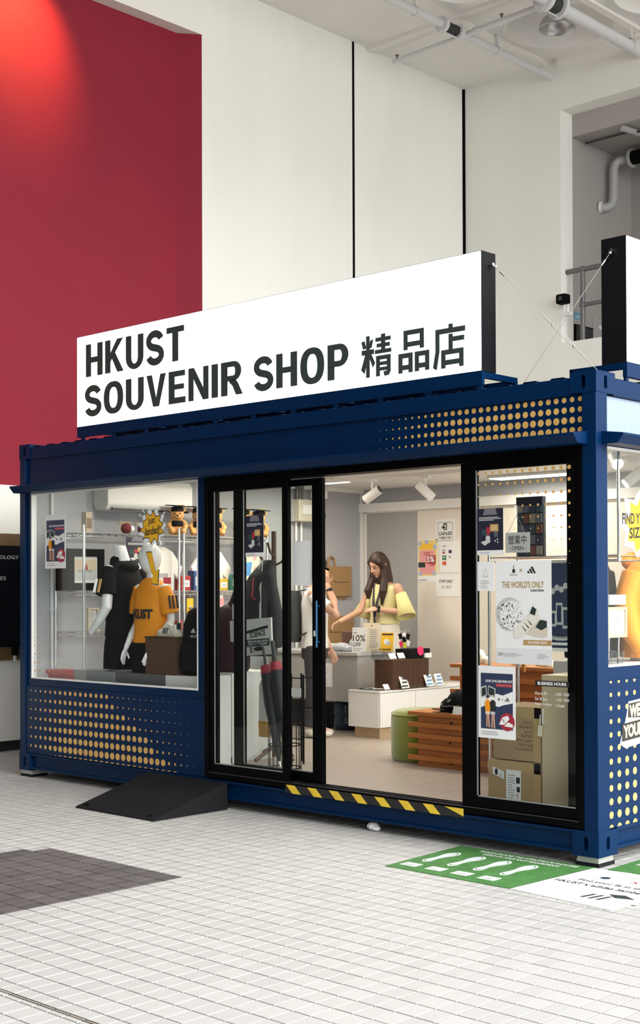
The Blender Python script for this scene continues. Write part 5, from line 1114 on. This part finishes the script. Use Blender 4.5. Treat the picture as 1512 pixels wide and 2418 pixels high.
t, sh = on_glass('gift_poster', 'dark gift poster high on the right pane', 'poster', -.915, -.708, 1.90, 2.20, .030); gift_poster(sh); sh.build(t)
t, sh = on_glass('glass_notice', 'blank white paper on the sliding door glass', 'paper', -2.66, -2.468, 1.712, 2.04, .094); sh.build(t)
MB().box(-2.62, .0925, 2.03, -2.59, .094, 2.05).build('tape', ACR, t)
t, sh = on_glass('glass_notice', 'faint white warning paper on the right pane', 'paper', -.917, -.78, 1.668, 1.857, .030); sh.poly([(.32, .48), (.68, .48), (.5, .8)], LGREY); sh.poly([(.38, .52), (.62, .52), (.5, .73)], PAPER, 2); sh.lines(.2, .1, .8, .4, 4, LGREY); sh.build(t)
t, sh = on_glass('shoe_poster', "large white poster reading THE WORLD'S ONLY with two sneakers", 'poster', -.768, -.345, 1.205, 1.86, .030)
sh.disc(.33, .90, .028, INK, 1, n=10, ry=.022); sh.rect(.325, .925, .335, .955, INK); sh.text('HKUST', .26, .855, .40, .87, INK); sh.text('X', .43, .89, .49, .92, TAN, bold=.03); sh.stripes3(.55, .875, .17, INK, 2)
sh.text("THE WORLD'S ONLY", .11, .735, .87, .80, TAN, bold=.02); sh.text('Limited Edition', .63, .70, .87, .725, INK, bold=.02)
sh.disc(.25, .48, .255, LGREY, 1, n=40); sh.disc(.30, .47, .22, PAPER, 2, n=30)
random.seed(3)
for k in range(150):
    a = random.uniform(0, 6.28); r = math.sqrt(random.random())*.235; sh.disc(.25+r*math.cos(a), .48+r*math.sin(a)*.645, .014, LGREY, 3, 'globe_print', 6)
def shoep(pts, m, l): sh.poly(pts, m, l, 'shoe_print')
shoep([(.55, .30), (.60, .37), (.70, .40), (.86, .44), (.93, .37), (.93, .27), (.86, .26), (.7, .27)], M('pale_leather_print', (.60, .55, .45), .6), 4); shoep([(.72, .36), (.80, .43), (.92, .42), (.92, .36), (.82, .33)], DKG, 5)
shoep([(.33, .27), (.34, .33), (.50, .44), (.60, .47), (.68, .56), (.76, .53), (.80, .44), (.62, .34), (.48, .26), (.38, .25)], M('off_white_print', (.72, .69, .62), .6), 6); shoep([(.62, .49), (.67, .56), (.74, .53), (.71, .47)], DKG, 7)
for k in range(3): shoep([(.47+.05*k, .375+.03*k), (.49+.05*k, .365+.03*k), (.56+.05*k, .325+.03*k), (.545+.05*k, .315+.03*k)], DKG, 7)
sh.rect(.50, .185, 1.0, .235, TAN, 2); sh.text('EXCLUSIVELY HKUST', .58, .20, .92, .222, PAPER, 3, bold=.03); sh.text('30', .03, .075, .12, .105, INK); sh.lines(.13, .07, .52, .11, 3, GREYT); sh.lines(.75, .06, .96, .11, 3, GREYT); sh.rect(0, 0, 1, .15, M('pale_footer', (.66, .68, .68), .7), 1); sh.build(t)
t, sh = on_glass('open_sign', 'grey hanging sign reading OPEN in two languages', 'sign', -.683, -.495, 1.91, 2.038, .018, M('sage_board', (.36, .38, .35), .6))
sh.text('營業中', .12, .42, .86, .86, INK); sh.text('- OPEN -', .14, .12, .86, .32, INK); sh.build(t)
MB().tube([(-.665, .02, 2.035), (-.60, .022, 2.15), (-.54, .02, 2.04)], .002, 5).tube([(-.61, .02, 2.14), (-.61, .02, 2.21), (-.595, .02, 2.21), (-.595, .02, 2.13)], .0025, 5).build('hanging_cord', CHROME, t)
t, sh = on_glass('hours_sticker', 'black and white BUSINESS HOURS sticker on the right pane', 'sticker', -.463, -.213, 1.074, 1.109, .0185, M('sticker_black', (.01, .01, .012), .5))
sh.text('BUSINESS HOURS', .08, .22, .92, .80, PAPER, bold=.03); sh.w, sh.h = .25, .035
for k, (a, b2) in enumerate((('Mon to Fri', ': 10:00 - 18:00'), ('Sat & Sun', ': 11:00 - 18:00'), ('Public Holidays', ': Closed'))):
    zz = -1.0-k*.98; sh.text(a, .0, zz-.55, .36 if k < 2 else .5, zz, PAPER); sh.text(b2, .58, zz-.55, 1.0 if k < 2 else .86, zz, PAPER)
sh.build(t)
# gold dots stuck on the right pane
sh = Sheet((-.918, .0335, .338), (1, 0, 0), (0, 0, 1), 1, 1)
for i in range(13):
    for j in range(9):
        r = .0135*(.68+.32*i/12)*(1-j/(4.2+.5*i)); x = .012+.0577*i; z = 2.092-.074*j
        if r > .0015: sh.poly(oval(x, z, r, r, 14), GOLD, 1, 'dot_print')
sh.build(fp)
# starburst stickers
def burst(name, label, o, u, v, w, h, draw):
    sh = Sheet(o, u, v, w, h); t = thing(name, label, 'sticker', o); t['label'] = label; draw(sh); sh.build(t); return t
def star(n, r0, r1, ph, cx=.5, cy=.5, jit=.1, seed=1):
    random.seed(seed); return [(cx+(r0 if k % 2 else r1*random.uniform(1-jit, 1+jit))*math.cos(PI*k/n+ph), cy+(r0 if k % 2 else r1*random.uniform(1-jit, 1+jit))*math.sin(PI*k/n+ph)) for k in range(2*n)]
SYEL = M('sticker_yellow', (.80, .44, .01), .4); SBK = M('sticker_ink', (.015, .012, .008), .5); SWH = M('sticker_white', (.80, .82, .85), .4)
def d1(s):
    s.poly(star(11, .40, .54, .1), SWH, 1, 'backing'); s.poly(star(10, .33, .46, .2), SBK, 2, 'outline'); s.poly(star(10, .30, .425, .2), SYEL, 3, 'burst')
    s.text('Just', .34, .52, .60, .76, SBK, 4, bold=.025, slant=.04); s.text('landed!', .24, .27, .78, .50, SBK, 4, bold=.025, slant=.05)
    for a in (.7, 1.1, 2.2, 2.5, -.9, -2.3): s.poly([(.5+.46*math.cos(a), .5+.46*math.sin(a)), (.5+.62*math.cos(a-.04), .5+.62*math.sin(a-.04)), (.5+.62*math.cos(a+.05), .5+.62*math.sin(a+.05))], SWH, 1, 'rays')
burst('landed_sticker', 'yellow starburst sticker reading Just landed! on the display window', (-4.385, .0325, 2.045), (1, 0, 0), (0, 0, 1), .34, .30, d1)
def d2(s):
    p = [(.08, .98), (.42, .98), (.66, .40), (.86, .48), (.80, .02), (.38, .06), (.50, .30), (.42, .36)]
    s.poly([(.5+(a-.5)*1.12, .5+(b2-.5)*1.05) for a, b2 in p], SWH, 1, 'backing'); s.poly([(.5+(a-.5)*1.05, .5+(b2-.5)*1.02) for a, b2 in p], SBK, 2, 'outline'); s.poly([(.5+(a-.5)*.93, .5+(b2-.5)*.96) for a, b2 in p], SYEL, 3, 'arrow')
burst('arrow_sticker', 'yellow arrow sticker below the starburst on the display window', (-4.31, .0325, 1.715), (1, 0, 0), (0, 0, 1), .21, .285, d2)
def d3(s):
    s.poly(star(9, .40, .52, .3, seed=4), SWH, 1, 'backing'); s.poly(star(9, .30, .42, .2, seed=6), SYEL, 2, 'burst'); s.text('FIND Y', .03, .50, .46, .66, SBK, 4, bold=.03, slant=.02); s.text('SIZ', .20, .30, .46, .46, SBK, 4, bold=.03, slant=.02)
burst('size_sticker', 'white and yellow comic sticker reading FIND Y on the end window', (-.033, .33, 1.86), (0, 1, 0), (0, 0, 1), .50, .44, d3)
def d4(s):
    s.poly([(.06, .34), (.0, .08), (.12, -.02), (.95, .10), (1, .6), (.9, 1.05), (.2, .96), (.14, .6)], SWH, 1, 'backing'); s.poly([(.18, .62), (.20, .92), (.9, .98), (.92, .55)], SBK, 2, 'outline'); s.text('WEL', .22, .60, .54, .88, M('pale_gold', (.82, .68, .35), .4), 3, bold=.05, slant=.04); s.text('YOUR', .08, .18, .54, .46, M('pale_gold', (.82, .68, .35), .4), 3, bold=.05, slant=.05); s.poly([(.04, .12), (.05, .50), (.9, .6), (.92, .22)], SBK, 2, 'outline')
burst('welcome_sticker', 'white outlined comic lettering sticker low on the end wall', (-.0065, .26, .70), (0, 1, 0), (0, 0, 1), .52, .29, d4)

# ---------------------------------------------------------------- end window display
plinth('white plinth inside the end window', WHP, -.85, -.12, .80, 2.2, 1.185)
def bust(name, label, x, y, z, m, rz, lettering):
    t = thing(name, label, 'mannequin', (x, y, z)); ORG[t.name] = Vector((0, 0, 0)); t.rotation_euler.z = rz
    mb = MB(); torso(mb, [(.0, .12, .10), (.3, .14, .10), (.58, .16, .09), (.68, .09, .06), (.72, .045, .045), (.78, .043, .045)]); mb.ball((0, -.02, .89), (.085, .10, .13), 18, 12); mb.cyl((0, 0, -.02), (0, 0, .05), .1).blob('body', MANN, t, .008, 3)
    mb = MB(); torso(mb, [(.02, .20, .16), (.10, .21, .16), (.30, .20, .15), (.55, .21, .13), (.67, .13, .10), (.74, .09, .09)])
    for s in (-1, 1): mb.tube([(s*.17, 0, .60), (s*.25, .02, .40), (s*.26, -.04, .18), (s*.24, -.1, .08)], [.075, .075, .065, .05], 12)
    mb.blob('hoodie', m, t, .01, 3)
    MB().ball((0, .08, .68), (.14, .08, .07)).tube([(-.08, -.06, .72), (0, -.11, .66), (.08, -.06, .72)], .03, 10).blob('hood', m, t, .01, 2)
    if lettering:
        wrap_text('HKUST', .34, .43, .27, .21, .165, INK, t); sh = Sheet((-.13, -.152, .50), (1, 0, 0), (0, 0, 1), .045, .035); sh.stripes3(.05, .1, .9, INK, 2); sh.build(t)
        for s in (-1, 1): MB().tube([(s*.03, -.13, .66), (s*.035, -.165, .55), (s*.03, -.175, .45)], .005, 6).build('drawstring', ORANGE, t)
bust('hoodie_mannequin', 'mannequin in an orange hoodie inside the end window', -.42, 1.30, 1.187, ORANGE, PI/2, True)
bust('jacket_mannequin', 'white egg-headed mannequin in a black jacket behind the frame', -.66, .98, 1.187, BLKC, PI/2, False)
t = thing('map_frame', 'small pale wooden frame with a line drawing on a stand', 'picture', (-.30, .72, 1.19))
MB().sheet([[(.60, 1.36), (.835, 1.36), (.835, 1.56), (.60, 1.56)], [(.62, 1.38), (.815, 1.38), (.815, 1.54), (.62, 1.54)]], (-.31, 0, 0), (0, 1, 0), (0, 0, 1), (.02, 0, 0)).build('frame', M('pale_oak', (.55, .42, .27), .5), t); MB().box(-.31, .62, 1.38, -.30, .815, 1.54).build('drawing_sheet', PAPER, t)
MB().tube([(-.298, .65, 1.41), (-.298, .70, 1.49), (-.298, .74, 1.45), (-.298, .79, 1.52)], .0018, 5).build('drawing', GREYT, t); MB().cyl((-.32, .64, 1.125), (-.31, .64, 1.37), .006).cyl((-.32, .76, 1.125), (-.31, .76, 1.37), .006).box(-.36, .61, 1.121, -.26, .77, 1.13).build('stand', CHROME, t)
MB().box(-.38, .60, 1.575, -.28, .80, 1.64).build('carton', PAPER, thing('white_carton', 'small white carton on top of the pale frame', 'box', (-.33, .7, 1.56))); 
t = thing('tumbler', 'clear ribbed tumbler in the end window', 'glass', (-.2, .55, 1.12)); MB().lathe([(.04, 0), (.05, .16), (.047, .16), (.037, .006)], (-.2, .55, 1.121), 20).build('glass_wall', ACR, t, smooth=40)
t, sh = board('wall_notice', 'small grey notice inside the end window', 'notice', (-.88, 1.27, 2.02), (0, 1, 0), (0, 0, 1), .2, .2, LGREY, .003); sh.rect(.3, .3, .7, .7, DGREY); sh.build(t)

# ---------------------------------------------------------------- ramp and floor mats
t = thing('threshold_ramp', 'black rubber threshold ramp against the container', 'ramp', (-3.72, -.38, 0))
MB().sheet([[(-.755, 0), (-.02, 0), (-.02, .205), (-.745, .012)]], (-4.20, 0, 0), (0, 1, 0), (0, 0, 1), (.94, 0, 0)).build('wedge', RUBBER, t, bevel=.003)
for x in (-4.12, -3.36): MB().obox((x, -.70, .0262), (.05, .03, .003), (.26, 0, 0)).build('slot', BLACK, t)
for (y, z) in ((-.16, .105), (-.17, .10)): MB().cyl((-3.262, y, z), (-3.257, y, z), .008, n=8).build('screw', CHROME, t)
GRS = M('green_turf_print', (.045, .17, .035), .8, var=.45, scale=14, bump=.2)
def floor_mat(name, label, pts, m):
    t = thing(name, label, 'mat', pts[0]+(0,)); MB().sheet([pts], (0, 0, .001), (1, 0, 0), (0, 1, 0), (0, 0, .003)).build('sheet', m, t); return t
FOOT = [(.5, .0), (.62, .03), (.68, .12), (.64, .24), (.60, .36), (.64, .52), (.74, .68), (.76, .82), (.68, .94), (.52, 1.0), (.36, .95), (.27, .82), (.28, .66), (.35, .50), (.36, .34), (.31, .2), (.34, .08)]
FTP = M('foot_print_white', (.62, .68, .74), .6)
t = floor_mat('footprint_mat', 'green mat with four white footprints by the near corner', [(-.99, -.812), (-.065, -.812), (-.02, .0), (-1.045, .012)], GRS)
def feet(t, o, u, v, n, w, hh, txt):
    sh = Sheet((o[0], o[1], .004), u, v, w, hh)
    for k in range(n):
        x = .10+.21*k
        sh.poly([(x+.005+(a-.5)*.20, .30+.46*b2) for a, b2 in FOOT], PAPER, 1, 'foot_outline'); sh.poly([(x+.005+(a-.5)*.165, .325+.41*b2) for a, b2 in FOOT], GRS, 2, 'foot_gap'); sh.poly([(x+.005+(a-.5)*.145, .34+.38*b2) for a, b2 in FOOT], FTP, 3, 'footprint')
        sh.rect(x-.055, .10, x+.075, .21, PAPER, 1, 'size_label'); sh.lines(x-.03, .13, x+.05, .18, 1, GREYT, 3)
    if txt: sh.text('PLEASE CHOOSE THE APPROPRIATE SHOE SIZE', .18, .90, .96, .955, PAPER, 1, bold=.02); sh.text('BASED ON YOUR FOOT MEASUREMENTS', .26, .82, .86, .87, PAPER, 1, bold=.02)
    sh.build(t)
feet(t, (-1.0, -.80), (1, 0, 0), (0, 1, 0), 4, .93, .80, True)
t = floor_mat('footprint_mat', 'green footprint mat along the end wall', [(.06, .0), (.87, -.02), (.9, 1.1), (.04, 1.1)], GRS)
feet(t, (.86, .05), (0, 1, 0), (-1, 0, 0), 4, 1.0, .78, True)
t = floor_mat('fitting_mat', 'white printed fitting mat at the container corner', [(-.07, -.812), (.615, -.88), (.66, -.45), (.88, .0), (.80, .06), (.05, -.02), (-.03, -.03)], PAPER)
sh = Sheet((-.0, -.86, .004), (1, 0, 0), (0, 1, 0), .7, .8)
sh.text('Find your fit in the', .12, .60, .74, .67, INK, 1, bold=.03); sh.text('HKUST x adidas Samba OG', -.02, .49, .92, .56, INK, 1, bold=.03); sh.disc(.26, .80, .045, NAVY, 1, n=10); sh.text('HKUST', .14, .72, .38, .745, GREYT, 1); sh.text('x', .50, .77, .58, .83, CRIM, 1); sh.stripes3(.68, .78, .22, NAVY, 1)
sh.poly([(.30, .20), (.42, .33), (.62, .38), (.9, .30), (.95, .20), (.6, .12), (.35, .13)], LGREY, 1, 'shoe_print'); sh.poly([(.6, .36), (.72, .40), (.85, .33), (.7, .29)], DKG, 2, 'shoe_print')
for k in range(3): sh.poly([(.5+.07*k, .30), (.53+.07*k, .31), (.50+.07*k, .17), (.47+.07*k, .165)], DKG, 2, 'shoe_print')
sh.build(t)
# ---------------------------------------------------------------- people
HAIR = M('dark_brown_hair', (.028, .010, .005), .6, var=.4, scale=18, stretch=(8, 8, .6))
def face(t, c, fwd, s=1.0):
    c = Vector(c); f = Vector(fwd).normalized(); x = Vector((0, 0, 1)).cross(f).normalized(); u = f.cross(x)
    for sx in (-1, 1):
        MB().ball(c+x*sx*.031*s+f*.083*s+u*.012*s, (.012*s, .008*s, .005*s), 8, 6).build('eye', INK, t); MB().tube([c+x*sx*.015*s+f*.09*s+u*.032*s, c+x*sx*.032*s+f*.088*s+u*.037*s, c+x*sx*.05*s+f*.074*s+u*.031*s], .003*s, 6).build('eyebrow', HAIR, t)
    MB().tube([c+x*-.02*s+f*.089*s-u*.052*s, c+f*.096*s-u*.049*s, c+x*.02*s+f*.089*s-u*.052*s], [.003*s, .006*s, .003*s], 8).build('lips', M('lips', (.45, .13, .11), .4), t)
def head_blob(mb, c, fwd, s=1.0):
    c = Vector(c); f = Vector(fwd).normalized(); x = Vector((0, 0, 1)).cross(f).normalized(); u = f.cross(x)
    T = Matrix((( x.x, -f.x, u.x, c.x), (x.y, -f.y, u.y, c.y), (x.z, -f.z, u.z, c.z), (0, 0, 0, 1)))
    mb.T = T
    mb.ball((0, .01*s, .03*s), (.076*s, .095*s, .09*s), 18, 12).ball((0, -.03*s, -.035*s), (.058*s, .06*s, .075*s), 16, 10).ball((0, -.065*s, -.085*s), (.026*s, .022*s, .022*s)).tube([(0, -.09*s, .02*s), (0, -.108*s, -.022*s)], [.008*s, .014*s], 8).ball((0, -.098*s, -.024*s), (.016*s, .012*s, .01*s)).ball((.078*s, .02*s, 0), (.012*s, .02*s, .03*s)).ball((-.078*s, .02*s, 0), (.012*s, .02*s, .03*s)).ball((0, -.085*s, -.053*s), (.022*s, .008*s, .01*s))
    mb.T = None
# staff member behind the counter
t = thing('person', 'person with long brown hair in a yellow top packing at the counter', 'person', (-4.94, 3.78, FZ)); ORG[t.name] = Vector((0, 0, 0)); t.scale = (1.04,)*3
mb = MB(); torso(mb, [(.80, .15, .11), (.92, .165, .115), (1.08, .128, .095), (1.28, .15, .105), (1.39, .165, .085), (1.44, .09, .06), (1.48, .05, .05)])
mb.tube([(0, 0, 1.45), (0, -.035, 1.57)], [.05, .048], 12)
HD = Vector((-.02, -.07, 1.615)); HF = Vector((-.12, -.86, -.46)); head_blob(mb, HD, HF)
for s in (-1, 1):
    mb.tube([(s*.085, 0, .88), (s*.09, -.01, .48), (s*.085, .02, .08)], [.088, .06, .04], 12).ball((s*.085, -.04, .045), (.04, .11, .04))
arm(mb, [(.175, 0, 1.385), (.235, .02, 1.26), (.265, .0, 1.14), (.17, -.11, 1.16), (.07, -.20, 1.175)], [.05, .043, .038, .033, .024]); hand(mb, (.07, -.20, 1.175), (-.85, -.45, -.05), (.3, -.5, .8), .95, .55, -1)
arm(mb, [(-.175, 0, 1.385), (-.235, -.02, 1.27), (-.265, -.07, 1.15), (-.29, -.20, 1.10), (-.32, -.33, 1.05)], [.05, .043, .038, .032, .024]); hand(mb, (-.32, -.33, 1.05), (-.25, -.8, -.45), (-.6, 0, .8), .95, .6, 1)
mb.blob('body', SKIN, t, .0065, 3)
face(t, HD, HF)
mb = MB(); f = HF.normalized(); x = Vector((0, 0, 1)).cross(f).normalized(); u = f.cross(x)
mb.ball(HD+u*.045-f*.022, (.092, .10, .095), 18, 12).ball(HD-f*.045-u*.02, (.088, .085, .10), 16, 10)
for s, L in ((-1, .34), (1, .40)):
    b2 = HD+x*s*.078; mb.tube([HD+u*.10+x*s*.03, b2+u*.05+f*.02, b2-u*.03+f*.012, b2+Vector((s*.012, .0, -.14)), Vector((HD.x+s*.10, -.115, HD.z-.26)), Vector((HD.x+s*.09, -.125, HD.z-L))], [.03, .034, .036, .04, .043, .012], 10)
mb.tube([HD-f*.05, Vector((0, .0, 1.47)), Vector((0, .06, 1.28))], [.085, .09, .05], 12).blob('hair', HAIR, t, .008, 2)
YT = M('pale_yellow_knit', (.64, .59, .30), .85, var=.06, scale=60, bump=.15)
mb = MB(); torso(mb, [(1.02, .165, .125), (1.10, .15, .118), (1.28, .168, .128), (1.385, .178, .105), (1.425, .125, .085)]); mb.blob('knit_top', YT, t, .009, 2)
YF = M('yellow_flare', (.70, .64, .28), .85)
for s in (-1, 1):
    mb = MB(); mb.tube([(s*.205, .01, 1.33), (s*.25, .01, 1.22), (s*.30, -.01, 1.10)], [.056, .072, .10], 18, caps=False); o = mb.build('flare_sleeve', YF, t, smooth=True); q = o.modifiers.new('s', 'SOLIDIFY'); q.thickness = .004
    MB().tube([(s*.14, 0, 1.41), (s*.19, .0, 1.39), (s*.215, .01, 1.31)], [.03, .022, .03], 8).build('strap', YT, t, smooth=True)
mb = MB(); torso(mb, [(.78, .165, .125), (.92, .178, .128), (1.05, .15, .112)])
for s in (-1, 1): mb.tube([(s*.085, 0, .90), (s*.09, -.01, .48), (s*.085, .02, .1)], [.10, .085, .08], 14)
mb.blob('trousers', M('cream_trousers', (.70, .66, .58), .8), t, .012, 2)
MB().tube([(.095, -.18, 1.172), (.072, -.20, 1.175)], .0285, 16).build('watch_strap', INK, t, smooth=50); MB().obox((.092, -.20, 1.203), (.035, .034, .01), (.3, -.2, .5)).build('watch_face', M('watch_glass', (.02, .02, .025), .1), t)
MB().tube([(-.06, -.09, 1.44), (-.03, -.14, 1.25), (-.01, -.15, 1.1), (.0, -.15, 1.02)], .012, 6, flat=.3).tube([(.05, -.09, 1.44), (.02, -.14, 1.25), (0, -.15, 1.1)], .012, 6, flat=.3).build('lanyard', NAVYD, t)
for s in (-1, 1): MB().ball((s*.085, -.045, .03), (.048, .12, .035)).blob('shoe', OFFW, t, .01, 2)
# customer
t = thing('person', 'person in a white T-shirt with a dark backpack half hidden by the door', 'person', (-4.74, 2.50, FZ)); ORG[t.name] = Vector((0, 0, 0)); t.rotation_euler.z = 2.25; t.scale = (1.0,)*3
mb = MB(); torso(mb, [(.82, .15, .11), (.92, .16, .115), (1.08, .145, .10), (1.28, .17, .115), (1.40, .185, .09), (1.45, .09, .06), (1.49, .052, .052)]); mb.tube([(0, 0, 1.45), (0, -.02, 1.56)], [.052, .05], 12); head_blob(mb, (0, -.03, 1.625), (0, -1, -.12))
for s in (-1, 1): mb.tube([(s*.09, 0, .9), (s*.095, -.01, .48), (s*.09, .02, .08)], [.09, .06, .042], 12).ball((s*.09, -.04, .045), (.042, .12, .04))
arm(mb, [(-.185, 0, 1.39), (-.22, -.10, 1.28), (-.215, -.22, 1.19), (-.15, -.20, 1.32), (-.105, -.13, 1.48)], [.055, .047, .042, .036, .026]); hand(mb, (-.105, -.13, 1.48), (.05, .12, 1), (-.9, -.3, 0), 1.0, .3, -1)
arm(mb, [(.185, 0, 1.39), (.235, .02, 1.24), (.25, .0, 1.1), (.235, -.08, .96), (.22, -.14, .84)], [.055, .047, .042, .036, .026]); hand(mb, (.22, -.14, .84), (-.05, -.35, -.9), (1, 0, 0), 1.0, .35, 1)
mb.blob('body', SKIN, t, .0065, 3); face(t, (0, -.03, 1.625), (0, -1, -.12))
MB().ball((0, -.01, 1.685), (.092, .118, .085), 18, 12).ball((0, .05, 1.62), (.085, .065, .10)).blob('hair', M('black_hair', (.012, .009, .008), .4), t, .008, 2)
mb = MB(); torso(mb, [(.86, .185, .14), (1.0, .175, .13), (1.28, .188, .135), (1.40, .20, .108), (1.445, .12, .085)]); mb.tube([(-.16, 0, 1.40), (-.215, -.06, 1.31), (-.225, -.13, 1.25)], [.07, .075, .078], 12).tube([(.16, 0, 1.40), (.225, .01, 1.28), (.245, .015, 1.19)], [.07, .075, .078], 12); mb.blob('tshirt', M('white_tee', (.72, .70, .67), .85), t, .009, 2)
mb = MB(); torso(mb, [(.76, .17, .13), (.90, .178, .13), (.98, .165, .12)])
for s in (-1, 1): mb.tube([(s*.09, 0, .88), (s*.10, -.01, .48), (s*.09, .02, .1)], [.105, .09, .075], 14)
mb.blob('trousers', M('charcoal_trousers', (.035, .035, .037), .8), t, .011, 2)
bp = torso(MB(), [(.92, .15, .08, 0, .22), (1.0, .165, .10, 0, .22), (1.25, .16, .10, 0, .21), (1.42, .12, .06, 0, .19)]).build('backpack', M('grey_black_nylon', (.03, .03, .033), .6), t, smooth=50)
for s in (-1, 1): MB().tube([(s*.1, .13, 1.42), (s*.11, -.02, 1.445), (s*.12, -.12, 1.32), (s*.14, -.1, 1.1), (s*.15, .13, .98)], .016, 8, flat=.4).build('strap', M('grey_black_nylon', (.03, .03, .033), .6), bp)
MB().tube([(-.125, -.165, 1.405), (-.118, -.15, 1.435)], .031, 14).build('wristband', INK, t); MB().obox((-.075, -.10, 1.58), (.012, .07, .13), (.3, 0, 0)).build('phone', BLKF, t)
for s in (-1, 1):
    sh_ = MB().ball((s*.09, -.05, .035), (.05, .135, .04)).ball((s*.09, .03, .06), (.045, .06, .05)).blob('shoe', OFFW, t, .008, 2)
    for k in range(3): MB().obox((s*.09+.046, -.08+.04*k, .05), (.012, .012, .06), (.5, 0, 0)).build('shoe_stripe', INK, t)
